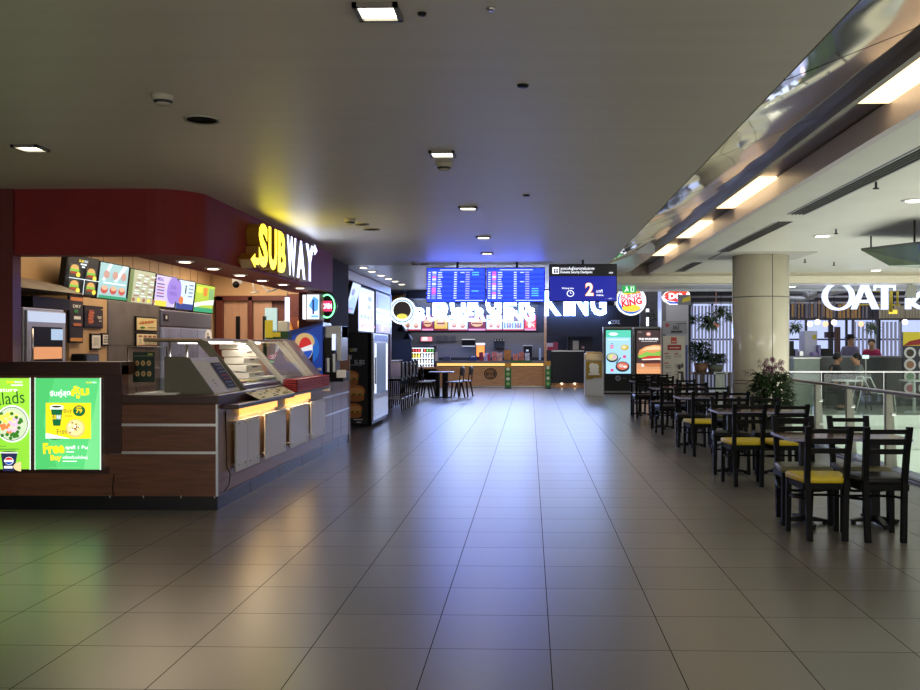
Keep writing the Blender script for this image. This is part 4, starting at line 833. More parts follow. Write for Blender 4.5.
# counter
t = T('order_counter', 'light oak order counter with a glowing strip below the top', 'counter', (bxp(490, BY), BY, 0))
x0, x1 = bxp(437, BY), bxp(544, BY); zt = bzp(361, BY)
b = MB(WOODL); b.box(bxp(408, BY), x1, BY, BY + .5, .02, bzp(367, BY)); b.box(bxp(408, BY), x0, BY, BY + .5, .02, bzp(369, BY)); b.build('front_panel', t, world=True)
b = MB(mat('counter_top_grey', (120, 112, 108), .3)); b.box(x0 - .05, x1, BY - .1, BY + .6, zt - .08, zt); b.build('worktop', t, world=True)
b = MB(E(255, 206, 120, 1.1)); b.box(x0, x1 - .02, BY - .012, BY, zt - .18, zt - .08); b.build('glow_strip', t, world=True, label='warm light strip')
a = MB(); a.frame((bxp(484, BY), BY - .003, bzp(379.5, BY)), (1, 0, 0), (0, 0, 1), bxp(497, BY) - bxp(484, BY), .42); a.eps = .004; a.el(.5, .5, .5, .5, D(40, 28, 20)); a.el(.5, .5, .42, .42, D(170, 120, 76)); a.el(.52, .5, .36, .36, D(40, 28, 20)); a.el(.5, .7, .28, .1, D(170, 120, 76)); a.el(.5, .3, .28, .1, D(170, 120, 76)); a.t('BURGER', .22, .5, .8, .6, D(170, 120, 76), .03); a.t('KING', .28, .4, .74, .5, D(170, 120, 76), .03); a.build('emblem', t, world=True)
b = MB(ALU); b.box(bxp(408, BY), x1, BY - .01, BY, .0, .04); b.build('plinth', t, world=True)
# menu boards
def mb_art(a, k):
    Bl = E(206, 222, 244, 1.3)
    if k in (0, 3, 5, 6):
        a.r(0, 0, 1, 1, Bl)
        for u, v in ((.3, .35), (.75, .32)): a.el(u, v, .12, .16, E(200, 110, 90)); a.el(u, v + .05, .1, .1, E(230, 190, 150))
        a.r(0, 0, 1, .08, E(180, 40, 60)); a.r(.1, .7, .5, .75, E(120, 140, 180))
        if k == 6:
            for i in range(7): a.r(.05 + .13 * i, .15, .12 + .13 * i, .5, E(110, 140, 190)); 
            a.r(.1, .6, .9, .95, E(120, 96, 96))
    else:
        a.r(0, 0, 1, 1, {1: E(140, 40, 56), 2: E(220, 176, 70, 1.1), 4: E(120, 36, 50), 7: E(220, 60, 70, 1.1)}[k]); a.el(.5, .5, .35, .26, E(220, 170, 110)); a.r(.2, .42, .8, .5, E(120, 50, 30)); a.r(0, 0, 1, .12, E(230, 150, 180) if k != 2 else E(130, 30, 40))
        if k == 7: a.r(.3, .2, .9, .5, E(250, 240, 240, 1.2)); a.t('29', .55, .2, .95, .6, E(230, 40, 50), .03)
me_ = [401.5, 421.5, 434, 448, 468, 486, 502.5, 524, 536.5]
mn = ['pale blue menu board with two burgers, leftmost of the row', 'dark red menu board second from left', 'yellow menu board with a burger, third from left', 'pale menu board fourth from left', 'dark red menu board fifth from left', 'pale blue menu board sixth from left', 'pale striped menu board seventh from left', 'red menu board with white numbers, rightmost of the row']
for i in range(8):
    Y = 36.2; x0, x1 = bxp(me_[i], Y), bxp(me_[i + 1], Y); z0, z1 = bzp(331, Y), bzp(314.5, Y)
    t = T('menu_board', mn[i], 'menu board', ((x0 + x1) / 2, Y, z0), 0, 'lit menu boards over the order counter')
    b = MB(DARK); b.box(x0, x1, Y, Y + .08, z0, z1); b.build('housing', t, world=True)
    a = MB(); a.frame((x0 + .02, Y - .004, z0 + .02), (1, 0, 0), (0, 0, 1), x1 - x0 - .04, z1 - z0 - .04); a.eps = .006; mb_art(a, i); a.build('display', t, world=True)
w_ = MB(DARK); w_.box(bxp(400, 36), bxp(545, 36), 36.3, 36.45, 0 + bzp(332.5, 36), 3.6); ST(w_, 'trim_15')
# two letter signs
def bks(px0, px1, py0, py1, Y, dep, lab, gap, nm='letter_sign'):
    x0, x1 = bxp(px0, Y), bxp(px1, Y); z0, z1 = bzp(py1, Y), bzp(py0, Y)
    t = T(nm, lab, 'sign', ((x0 + x1) / 2, Y, z0)); b = MB(W6)
    ww = {'B': 1, 'U': 1, 'R': 1.05, 'G': 1.05, 'E': .88, 'K': 1.1, 'I': .45, 'N': 1.08, ' ': gap}
    s = 'BURGER KING'; tot = sum(ww[c] for c in s); k = (x1 - x0) / tot; x = x0
    for c in s:
        if c != ' ':
            b.frame((x + .03 * k, Y, z0), (1, 0, 0), (0, 0, 1), ww[c] * k * .87, z1 - z0); b.N = Vector((0, -1, 0)); b.t(c, 0, 0, 1, 1, W6, .035 if c != 'I' else .02, depth=dep)
        x += ww[c] * k
    b.build('letters', t, world=True)
    b = MB(DARK); b.box(x0, x1, Y + .0, Y + .16, z0 + (z1 - z0) * .45, z0 + (z1 - z0) * .55); b.build('rail', t, world=True); return t
bks(432.5, 608, 291, 315.8, 34.15, .12, 'large white lit restaurant letters partly hidden by the flight screens', .42)
bks(414.5, 536, 307.5, 321, 36.03, .1, 'smaller white lit restaurant letters behind, above the menu boards', .3)
t = T('small_letter_sign', 'tiny pale letters and a white dot right of the large sign', 'sign', (bxp(614, 34), 34.3, bzp(326, 34)))
b = MB(WHITE); b.frame((bxp(611, 34), 34.3, bzp(324, 34)), (1, 0, 0), (0, 0, 1), .36, .15); b.t('CORE.', 0, 0, 1, 1, WHITE, .01, depth=.03); b.m(W6).el(-.05, .3, .1, .25); b.build('letters', t, world=True); b = MB(DARK); b.box(bxp(611, 34), bxp(618, 34), 34.31, 34.56, bzp(322, 34), bzp(321, 34)); b.build('bracket', t, world=True)
area('sign_light', (0, 33.6, 2.4), (-PI / 2 + .2, 0, 0), 6, .5, 110, (.62, .72, 1))
# back wall equipment
def px_box(name, px0, px1, py0, py1, Y, d, mt, label, cat, bv=.0, group=None, extra=None):
    b = MB(mt); b.box(bxp(px0, Y), bxp(px1, Y), Y, Y + d, bzp(py1, Y), bzp(py0, Y), bv)
    if extra: extra(b, bxp(px0, Y), bxp(px1, Y), Y, bzp(py1, Y), bzp(py0, Y))
    return one(b, name, label, cat, group)
w_ = MB(mat('kitchen_wall', (124, 120, 128), .5, noise=.12)); w_.box(bxp(409, 37.5), bxp(546, 37.5), 37.5, 37.6, 0, 3.4); ST(w_, 'wall_kitchen')
b = MB(DARK); b.box(bxp(440, 37), bxp(545, 37), 36.6, 37.48, .0, 1.06); one(b, 'kitchen_counter', 'dark back counter of the burger kitchen', 'counter')
# drinks fridge
Y = 35.4; x0, x1 = bxp(410.5, Y), bxp(435, Y); z0, z1 = bzp(370, Y), bzp(346.5, Y)
t = T('bottle_fridge', 'open fridge of bottles at the left of the oak counter', 'fridge', ((x0 + x1) / 2, Y + .3, .9))
b = MB(DARK); b.box(x0, x1, Y + .45, Y + .5, 0, z1); b.box(x0, x0 + .04, Y, Y + .5, 0, z1); b.box(x1 - .04, x1, Y, Y + .5, 0, z1); b.box(x0, x1, Y, Y + .5, 0, z0 + .02); b.box(x0, x1, Y, Y + .5, z1 - .05, z1); b.build('cabinet', t, world=True)
zs = [z0 + .03 + i * (z1 - z0 - .05) / 4 for i in range(4)]
for z in zs[1:]: b = MB(WHITE); b.box(x0 + .04, x1 - .04, Y + .05, Y + .45, z - .02, z); b.build('shelf', t, world=True)
b = MB(E(230, 238, 255, 1.4)); b.box(x0 + .04, x1 - .04, Y + .1, Y + .14, z1 - .075, z1 - .05); b.build('lamp', t, world=True)
area('fridge_lamp', ((x0 + x1) / 2, Y + .02, (z0 + z1) / 2), (PI / 2, 0, 0), .8, .8, 8, (.9, .95, 1))
def bottle(cc, capc):
    t = T('bottle', '', 'bottle', (0, 0, 0), 0, 'bottles in the open fridge')
    b = MB(mat('bottle_%d_%d_%d' % cc, cc, .25)); b.lathe([(.0, 0), (.035, .0), (.036, .11), (.015, .15), (.014, .17)], n=8); b.build('body', t)
    b = MB(capc); b.cyl((0, 0, .17), (0, 0, .185), .016, n=8); b.build('cap', t); return t
cols = [((214, 214, 220), 'clear'), ((190, 210, 226), 'pale blue'), ((224, 190, 70), 'orange-yellow'), ((200, 60, 56), 'red'), ((90, 150, 70), 'green'), ((230, 226, 214), 'white')]
shelf_c = [[0, 0, 1, 0, 0, 1, 0, 0], [1, 0, 5, 0, 1, 5, 0, 1], [2, 2, 2, 5, 1, 1, 5, 5], [3, 3, 3, 5, 3, 4, 4, 4]]
protos = {}
for r_ in range(4):
    for i in range(8):
        k = shelf_c[r_][i]; x = x0 + .09 + (x1 - x0 - .18) * i / 7; lb = cols[k][1] + ' bottle on the ' + ['bottom', 'second lowest', 'second highest', 'top'][r_] + ' shelf of the open fridge'
        lb += ', ' + ['leftmost', 'second from left', 'third from left', 'fourth from left', 'fourth from right', 'third from right', 'second from right', 'rightmost'][i]
        if k not in protos: protos[k] = bottle(cols[k][0], WHITE if k != 5 else BLACK); protos[k].location = (x, Y + .2, zs[r_]); protos[k]['label'] = lb
        else: dup(protos[k], (x, Y + .2, zs[r_]), 0, lb)
def pink(b, x0, x1, Y, z0, z1): b.m(E(240, 150, 170, 1.1)).box(x0 + .03, x1 - .03, Y - .01, Y, z0 + .03, z1 - .03); b.m(E(250, 220, 220, 1.3)).box(x0 + .1, x0 + .3, Y - .015, Y - .01, z0 + .06, z0 + .2)
px_box('small_screen', 420, 433, 336, 342, 37.44, .05, DARK, 'small pink screen above the open bottle fridge', 'screen', extra=pink)
px_box('service_board', 435, 437.5, 352, 362.5, 34.55, .02, D(220, 200, 196), 'small white notice board at the fridge edge', 'notice')
for i, px in enumerate((436, 442.5, 450)): px_box('wall_frame', px, px + 6, 335.5, 341, 37.45, .04, mat('grey_frame', (96, 96, 112), .5), ['left', 'middle', 'right'][i] + ' of three grey sheets on the kitchen wall', 'notice', group='grey sheets')
px_box('order_screen', 462, 475, 339, 346.5, 37.42, .06, BLACK, 'black screen with white edge bars on the kitchen wall', 'screen', extra=lambda b, x0, x1, Y, z0, z1: (b.m(E(220, 224, 235)).box(x0, x1, Y - .01, Y, z1 - .03, z1), b.box(x0, x1, Y - .01, Y, z0, z0 + .03)))
px_box('warming_cabinet', 476, 485, 343, 357.4, 36.7, .3, DARK, 'glowing orange food warmer on the back counter', 'food warmer', extra=lambda b, x0, x1, Y, z0, z1: (b.m(E(255, 150, 70, 1.4)).box(x0 + .02, x1 - .02, Y - .01, Y, z0 + .03, z1 - .1), b.m(E(240, 240, 255, 1.5)).box(x0, x1, Y - .02, Y, z1 - .08, z1), b.m(E(255, 220, 120, 1.8)).box(x0 + .12, x0 + .22, Y - .02, Y - .01, z0 + .1, z0 + .22)))
px_box('fryer_hood', 494, 504, 339, 348, 37.2, .3, DARK, 'dark machine with pale knobs on the kitchen wall', 'machine', extra=lambda b, x0, x1, Y, z0, z1: [b.m(ALU).cyl((x0 + .05 + .11 * i, Y, z1 - .05), (x0 + .05 + .11 * i, Y - .04, z1 - .05), .03) for i in range(4)])
px_box('coffee_machine', 523.5, 532, 345, 357.4, 36.7, .4, BLACK, 'black coffee machine with silver top on the back counter', 'machine', extra=lambda b, x0, x1, Y, z0, z1: (b.m(ALU).box(x0 - .02, x1 + .02, Y - .02, Y + .3, z1 - .04, z1), b.m(E(190, 200, 214)).box(x0 + .1, x0 + .2, Y - .01, Y, z1 - .25, z1 - .18)))
px_box('drink_bottle', 539, 541, 348, 360, 34.9, .08, mat('pale_bottle', (190, 206, 226), .3), 'pale upright bottle at the right end of the oak counter', 'bottle')
px_box('till', 469.5, 476.5, 355.5, 361, 34.8, .3, mat('till_blue', (30, 44, 110), .4), 'dark blue till with a white strip on the oak counter', 'till', .01, extra=lambda b, x0, x1, Y, z0, z1: b.m(WHITE).box(x0 + .05, x1 - .05, Y - .01, Y, z1 - .06, z1 - .03))
px_box('till', 443, 450, 356.5, 361, 34.8, .3, mat('till_grey', (66, 72, 96), .4), 'grey till at the left end of the oak counter', 'till', .01)
for i, (a_, b_, c_) in enumerate(((479, 483, (150, 40, 60)), (484, 488, (206, 190, 214)), (487.5, 490, (196, 60, 70)), (492, 496.5, (214, 120, 100)), (497, 502, (206, 146, 120)), (513, 518, (210, 120, 90)), (519, 524, (196, 110, 80)), (525, 529.5, (206, 200, 200)))):
    px_box('meal_box', a_, b_, 352 + (i % 3), 361, 34.85 + .1 * (i % 2), .2, mat('meal_box_%d' % i, c_, .5, noise=.5, scale=9), 'small ' + ['maroon', 'pale lilac', 'bright red', 'salmon', 'tan and pink', 'orange-red', 'brown-red', 'white-grey'][i] + ' patterned box on the oak counter', 'box', .01, 'patterned boxes on the oak counter')
px_box('topper_sign', 504, 511, 350, 360, 34.9, .04, mat('orange_sign', (180, 110, 40), .5, noise=.3, scale=8), 'small orange sign above the green stanchion banner', 'sign')
b = MB(mat('green_garland', (60, 120, 60), .6, noise=.3)); b.box(bxp(511, 34.4), bxp(532, 34.4), 34.46, 34.5, bzp(362.5, 34.4), bzp(360.5, 34.4)); one(b, 'green_ribbon', 'thin green strip along the edge of the oak counter', 'ribbon')
# stanchions with green banners
for i, (pa, pb, pt) in enumerate(((504.5, 511.5, 363), (545, 551, 361))):
    Y = 33.3; x0, x1 = bxp(pa, Y), bxp(pb, Y); z1 = bzp(pt, Y)
    t = T('banner_stand', ['narrow green banner stand in front of the oak counter', 'narrow green banner stand beside the timber post'][i], 'banner stand', ((x0 + x1) / 2, Y, 0), 0, 'green banner stands')
    b = MB(BLACK); b.box(x0, x1, Y, Y + .2, 0, .03); b.box(x0 + .1, x0 + .13, Y + .05, Y + .08, 0, z1); b.build('base', t, world=True)
    a = MB(D(46, 120, 60)); a.box(x0 + .01, x1 - .01, Y + .02, Y + .045, .04, z1); a.frame((x0 + .01, Y + .015, .04), (1, 0, 0), (0, 0, 1), x1 - x0 - .02, z1 - .04); a.eps = .004
    a.r(0, .82, 1, 1, D(206, 150, 60)); 
    for k in range(4): a.el(.5, .15 + .2 * k, .3, .07, D(226, 226, 200) if k % 2 else D(150, 190, 120), n=10)
    a.build('banner', t, world=True)
# black service counter in the right bay
t = T('black_counter', 'plain black counter in the right bay with floor lamps below', 'counter', (bxp(567, 34), 34, 0))
Y = 34.2; x0, x1 = bxp(551.5, Y), bxp(584, Y)
b = MB(mat('counter_navy', (12, 13, 22), .4, noise=.1)); b.box(x0, x1, Y, Y + .5, bzp(383, Y), bzp(351.5, Y)); b.build('front_panel', t, world=True)
b = MB(ALU); b.box(x0, x1, Y - .02, Y + .5, bzp(351.5, Y), bzp(350.5, Y)); b.build('worktop', t, world=True)
b = MB(WOODL); b.box(x0, x1, Y + .1, Y + .5, 0, bzp(383, Y)); b.build('plinth', t, world=True)
b = MB(LAMPW)
for px in (561, 574): b.box(bxp(px, Y), bxp(px + 1.5, Y), Y + .02, Y + .06, bzp(384.2, Y), bzp(383, Y))
b.build('plinth_light', t, world=True)
w_ = MB(mat('bay_back', (40, 40, 48), .5, noise=.15)); w_.box(bxp(546, 36.5), bxp(645, 36.5), 36.5, 36.6, 0, 3.0); w_.box(bxp(546, 36), bxp(567, 36), 36.0, 36.5, 0, 1.9); ST(w_, 'wall_bay')
px_box('shelf_unit', 567.5, 592, 336.5, 386.2, 35.2, .5, DARK, 'dark shelf unit with square holes behind the black counter', 'shelf unit', extra=lambda b, x0, x1, Y, z0, z1: ([b.m(BLACK).box(x0 + .04, x0 + .1, Y - .01, Y, z1 - .12 - .12 * k, z1 - .05 - .12 * k) for k in range(4)], b.m(D(206, 200, 180)).box(x0 + .2, x0 + .42, Y - .015, Y, z1 - .5, z1 - .16), b.m(D(190, 150, 160)).box(x0 + .53, x0 + .63, Y - .015, Y, z1 - .46, z1 - .36)))
px_box('red_box', 546, 553, 343, 350, 34.5, .3, D(210, 190, 190), 'pale and red carton behind the timber post', 'box', extra=lambda b, x0, x1, Y, z0, z1: (b.m(D(180, 40, 60)).box(x0 + .05, x1, Y - .01, Y, z0, z0 + .12)))
px_box('red_box', 553.2, 558, 342, 350, 34.5, .3, D(150, 50, 66), 'dark red carton right of the pale carton', 'box')
# litter bin
Y = 28.4; x0, x1 = bxp(585, Y), bxp(603.5, Y)
t = T('litter_bin', 'grey and gold tray return bin left of the kiosks', 'bin', ((x0 + x1) / 2, Y + .25, 0))
b = MB(mat('bin_grey', (206, 208, 212), .35, noise=.05)); b.box(x0, x1, Y, Y + .5, .0, 1.08, .01); b.build('body', t, world=True)
b = MB(mat('bin_cream', (216, 196, 160), .3)); b.box(x0, x1, Y - .01, Y + .5, 1.08, 1.28, .01); b.m(mat('bin_gold_top', (190, 150, 60), .3)).box(x0 + .05, x1 - .05, Y, Y + .45, 1.28, 1.33, .01); b.build('lid', t, world=True)
a = MB(); a.frame((x0 + .03, Y - .004, .5), (1, 0, 0), (0, 0, 1), x1 - x0 - .08, .56); a.eps = .004; a.pg([(0, 0), (.3, .0), (.5, .08), (1, .1), (1, 1), (0, 1)], D(160, 130, 30)); a.el(.4, .7, .2, .2, D(235, 235, 230)); a.el(.62, .68, .2, .18, D(235, 235, 230)); a.el(.52, .48, .3, .2, D(235, 235, 230)); a.r(.15, .24, .86, .34, D(235, 235, 230)); a.build('print', t, world=True)
spot('bin_fill', ((x0 + x1) / 2 - .1, Y - .25, 1.9), 22, (1, .85, .6), 60)  # added spot with no fitting, brightens the bin
# two kiosks
def kiosk(px0, px1, fn, label, Y=29.6):
    x0, x1 = bxp(px0, Y), bxp(px1, Y); zt = bzp(327, Y); zs0 = bzp(373.5, Y)
    t = T('order_kiosk', label, 'kiosk', ((x0 + x1) / 2, Y, 0), 0, 'tall black screen kiosks')
    b = MB(mat('kiosk_frame', (120, 120, 120), .35, .6)); b.box(x0, x1, Y, Y + .18, .03, zt, .02); b.build('frame', t, world=True)
    b = MB(BLACK); b.box(x0 + .04, x1 - .04, Y - .012, Y, .1, zt - .05); b.box(x0 + .03, x1 - .03, Y - .05, Y + .3, 0, .03); b.build('panel', t, world=True)
    a = MB(); a.frame((x0 + .09, Y - .016, zs0), (1, 0, 0), (0, 0, 1), x1 - x0 - .16, zt - .1 - zs0); a.eps = .004; fn(a); a.build('display', t, world=True)
    a = MB(); a.frame((x0, Y - .016, .35), (1, 0, 0), (0, 0, 1), x1 - x0, .3); a.el(.5, .5, .09, .28, D(130, 132, 140)); a.el(.5, .5, .06, .18, D(70, 72, 80)); a.r(.64, .45, .78, .55, D(70, 70, 80)); a.build('emblem', t, world=True)
def k1(a):
    a.r(0, 0, 1, 1, E(160, 206, 236, 1.2)); a.r(0, .83, 1, 1, E(84, 196, 170, 1.2)); a.el(.3, .91, .18, .035, E(240, 250, 250, 1.2)); a.r(.1, .77, .9, .79, E(210, 230, 245, 1.2))
    a.el(.75, .6, .17, .07, E(206, 180, 90)); a.el(.72, .61, .1, .04, E(236, 226, 170)); a.r(.18, .58, .3, .66, E(226, 70, 120)); a.r(.21, .6, .27, .64, E(240, 200, 220)); a.r(.2, .68, .28, .7, E(110, 140, 190))
    a.el(.25, .37, .24, .11, E(24, 34, 40)); a.el(.25, .385, .2, .085, E(196, 206, 170)); a.el(.22, .39, .08, .04, E(230, 226, 120)); a.el(.32, .375, .08, .04, E(230, 180, 210))
    a.r(.68, .36, .8, .42, E(226, 70, 120)); a.pg([(.38, .24), (.41, .22), (.6, .36), (.58, .38)], E(30, 40, 60))
    a.el(.66, .16, .28, .12, E(24, 34, 40)); a.el(.66, .175, .23, .09, E(214, 110, 90)); a.el(.6, .18, .1, .04, E(230, 190, 180)); a.el(.76, .16, .08, .03, E(240, 230, 220)); a.r(.18, .05, .3, .11, E(226, 70, 120))
def k2(a):
    a.r(0, 0, 1, 1, E(66, 50, 52)); a.r(0, 0, 1, .24, E(206, 150, 110, 1.1)); a.el(.5, .91, .1, .05, E(200, 120, 110)); a.el(.5, .91, .07, .025, E(240, 220, 210)); a.r(.07, .95, .2, .958, E(200, 200, 200))
    a.t('THE WHOPPER', .08, .77, .92, .82, E(250, 250, 250, 1.3), .04); a.r(.2, .735, .85, .745, E(220, 220, 220))
    a.pg([(.05, .42), (.12, .54), (.35, .62), (.7, .66), (1, .66), (1, .42)], E(220, 150, 90, 1.1)); a.pg([(.2, .52), (.4, .6), (.75, .64), (1, .62), (1, .55), (.4, .54)], E(236, 196, 150, 1.2))
    a.pg([(.04, .4), (.2, .44), (.4, .5), (.7, .47), (1, .52), (1, .4), (.5, .36), (.1, .36)], E(130, 190, 80, 1.1)); a.pg([(.18, .36), (.5, .41), (1, .41), (1, .34), (.3, .33)], E(206, 60, 50)); a.pg([(.2, .33), (1, .36), (1, .31), (.25, .3)], E(240, 230, 210, 1.1)); a.pg([(.18, .31), (.9, .32), (1, .31), (1, .23), (.3, .22), (.18, .26)], E(84, 46, 46)); a.pg([(.25, .23), (1, .24), (1, .16), (.45, .16), (.3, .19)], E(196, 120, 76)); a.el(.25, .19, .05, .035, E(240, 240, 240, 1.1))
    a.r(0, .0, 1, .1, E(226, 160, 110, 1.1))
kiosk(603, 633, k1, 'tall kiosk with teal and blue food screen, left of the pair'); kiosk(633.6, 662.5, k2, 'tall kiosk showing a burger on a dark screen, right of the pair')
# clad pillar with posters
Y = 29.3; x0, x1 = bxp(661.5, Y), bxp(688.5, Y)
b = MB(mat('grey_cladding', (176, 176, 184), .35, noise=.04)); b.box(x0, x1, Y, Y + .85, 0, 3.6); b.m(mat('cladding_dark', (110, 110, 116), .4)).box(x0, x0 + .14, Y - .004, Y, 0, 3.6); ST(b, 'trim_16')
def wposter(px0, px1, py0, py1, Y, fn, label, name='wall_poster'):
    x0, x1 = bxp(px0, Y), bxp(px1, Y); z0, z1 = bzp(py1, Y), bzp(py0, Y); b = MB(D(206, 200, 186)); b.box(x0, x1, Y - .01, Y, z0, z1)
    b.frame((x0, Y - .012, z0), (1, 0, 0), (0, 0, 1), x1 - x0, z1 - z0); b.eps = .004; fn(b); one(b, name, label, 'poster')
def pa_(a):
    a.r(0, 0, 1, 1, D(206, 200, 182)); a.r(.36, .88, .62, .98, D(190, 70, 56)); a.r(.4, .905, .58, .92, D(226, 200, 170)); a.r(.2, .78, .82, .86, D(160, 44, 40)); a.r(.28, .81, .74, .825, D(226, 190, 180)); a.r(.05, .72, .25, .735, D(180, 60, 56)); a.r(.52, .72, .68, .735, D(180, 60, 56)); a.r(.05, .57, .25, .585, D(180, 60, 56))
    for v in (.68, .65, .53, .5, .42, .38): a.r(.08, v, .36, v + .012, D(140, 130, 120)); a.r(.5, v + .02, .85, v + .03, D(150, 140, 130))
    a.pg([(.62, .28), (.95, .28), (.9, .45), (.66, .45)], D(50, 46, 40)); a.el(.72, .52, .08, .04, D(60, 60, 50)); a.el(.85, .54, .06, .04, D(80, 80, 70)); a.r(.68, .3, .78, .42, D(206, 200, 190)); a.r(.05, .18, .97, .25, D(180, 60, 56)); a.r(.15, .205, .85, .22, D(230, 200, 190))
def pb_(a): a.r(0, 0, 1, 1, D(150, 150, 156)); a.r(.12, .55, .26, .8, D(170, 60, 60)); a.r(.55, .75, .98, .82, D(90, 90, 96)); a.t('SALE', .42, .35, .68, .65, D(50, 50, 54), .02); a.r(.34, .1, .8, .25, D(60, 60, 64))
wposter(663, 685, 336, 400, Y, pa_, 'cream poster with red headings and a drawn mug on the grey pillar')
wposter(662.5, 687, 321, 334, Y, pb_, 'small grey notice above the cream poster on the pillar', 'wall_notice')
b = MB(mat('blue_strip', (50, 66, 130), .4)); b.box(bxp(685.5, Y), bxp(687.5, Y), Y - .02, Y, bzp(396, Y), bzp(345, Y)); one(b, 'blue_edge_strip', 'narrow blue vertical strip at the pillar edge', 'strip')
# crest sign
Y = 30; p = at(631, 300.5, Y); R1 = 15.2 * Y / FPX
t = T('crest_sign', 'round white lit burger restaurant crest hanging above the kiosks', 'sign', (p.x, Y, p.z - R1))
b = MB(WHITE); b.cyl((p.x, Y + .12, p.z), (p.x, Y, p.z), R1, n=40); b.cyl((p.x, Y + .06, p.z), (p.x, Y + .06, 3.55), .02); b.build('housing', t, world=True)
a = MB(); a.frame((p.x - R1, Y - .004, p.z - R1), (1, 0, 0), (0, 0, 1), 2 * R1, 2 * R1); a.eps = .005
a.el(.5, .5, .49, .49, E(236, 242, 250, 1.5), 40); a.el(.5, .5, .44, .44, E(40, 96, 200, 1.2), 40); a.el(.54, .55, .42, .42, E(236, 242, 250, 1.5), 40)
a.el(.5, .78, .3, .12, E(240, 190, 60, 1.4), 24); a.el(.5, .25, .3, .12, E(240, 190, 60, 1.4), 24); a.pg([(.1, .5), (.14, .38), (.88, .5), (.9, .62), (.86, .75), (.14, .66)], E(236, 242, 250, 1.5))
a.t('BURGER', .17, .56, .86, .73, E(206, 40, 60, 1.2), .03, rot=.16); a.t('KING', .18, .33, .86, .56, E(206, 40, 60, 1.2), .05, rot=.16); a.build('face', t, world=True)
# ice cream crest, exit sign, small hanging sign
Y = 28.9; p = at(676, 297, Y)
t = T('oval_sign', 'red and blue lit eye shaped sign on the grey pillar', 'sign', (p.x, Y, p.z - .25))
b = MB(WHITE); b.box(p.x - .2, p.x + .2, Y + .06, Y + .38, p.z - .1, p.z + .1); b.build('bracket', t, world=True)
a = MB(); a.frame((p.x - .43, Y + .0, p.z - .26), (1, 0, 0), (0, 0, 1), .86, .52); a.eps = .005
lens = [(.0, .5), (.14, .78), (.4, .97), (.7, .95), (.95, .8), (1, .68), (.86, .3), (.6, .06), (.3, .06), (.08, .26)]
a.prism([a.p3(u, v, -.06) for u, v in lens], (0, .06, 0)); a.pg(lens, E(250, 250, 250, 1.4)); a.pg([(.05, .55), (.14, .74), (.4, .92), (.68, .9), (.93, .78), (.75, .6), (.4, .6)], E(236, 70, 40, 1.3)); a.pg([(.1, .3), (.4, .2), (.8, .32), (.58, .1), (.3, .1)], E(40, 80, 190, 1.2)); a.pg([(.06, .48), (.2, .3), (.6, .2), (.9, .5), (.85, .7), (.5, .72), (.2, .6)], E(226, 50, 60, 1.3)); a.t('DQ', .24, .3, .74, .74, E(255, 240, 240, 1.8), .05); a.build('face', t, world=True)
Y = 22.0; b = MB(BLACK); x0, x1 = bxp(622.5, Y), bxp(636, Y); zc = bzp(289, Y)
t = T('exit_sign', 'green exit sign with running figure and door hanging under a grey box', 'exit sign', ((x0 + x1) / 2, Y, bzp(293, Y)))
b = MB(mat('exit_grey', (120, 124, 120), .4)); b.box(x0, x1, Y, Y + .08, bzp(286, Y), bzp(283, Y)); b.box(x0 + .1, x0 + .14, Y + .02, Y + .06, bzp(284, Y), CH - .04); b.build('bracket', t, world=True)
a = MB(E(30, 160, 70, 1.2)); a.box(x0, x1, Y, Y + .05, bzp(293, Y), bzp(286, Y)); a.frame((x0, Y - .003, bzp(293, Y)), (1, 0, 0), (0, 0, 1), x1 - x0, bzp(286, Y) - bzp(293, Y)); a.eps = .003; GW = E(225, 255, 235, 1.5)
a.el(.3, .8, .06, .1, GW, 10); a.pg([(.2, .4), (.3, .68), (.4, .6), (.34, .4)], GW); a.pg([(.2, .4), (.12, .15), (.18, .12), (.3, .36)], GW); a.pg([(.3, .4), (.42, .2), (.46, .26), (.38, .46)], GW); a.pg([(.36, .55), (.46, .5), (.46, .56)], GW); a.r(.6, .15, .84, .85, GW); a.r(.66, .22, .78, .78, E(30, 160, 70)); a.build('face', t, world=True)
Y = 24.5; x0, x1 = bxp(678, Y), bxp(691, Y)
t = T('hanging_sign', 'small grey and yellow sign on two dark rods before the pillar', 'sign', ((x0 + x1) / 2, Y, bzp(305, Y)))
b = MB(mat('sign_grey', (130, 134, 142), .5)); b.box(x0, x1, Y, Y + .06, bzp(305, Y), bzp(295, Y)); b.m(D(226, 206, 60)).prism([(x0 + .1, Y - .005, bzp(303, Y)), (x1 - .02, Y - .005, bzp(301, Y)), (x1 - .02, Y - .005, bzp(296, Y)), (x0 + .12, Y - .005, bzp(299, Y))], (0, .005, 0)); b.build('panel', t, world=True)
b = MB(BLACK); b.box(x0, x0 + .02, Y + .02, Y + .04, bzp(295, Y), 4.0); b.box(x1 - .02, x1 + .02, Y + .02, Y + .06, bzp(305, Y), 4.0); b.build('rod', t, world=True)

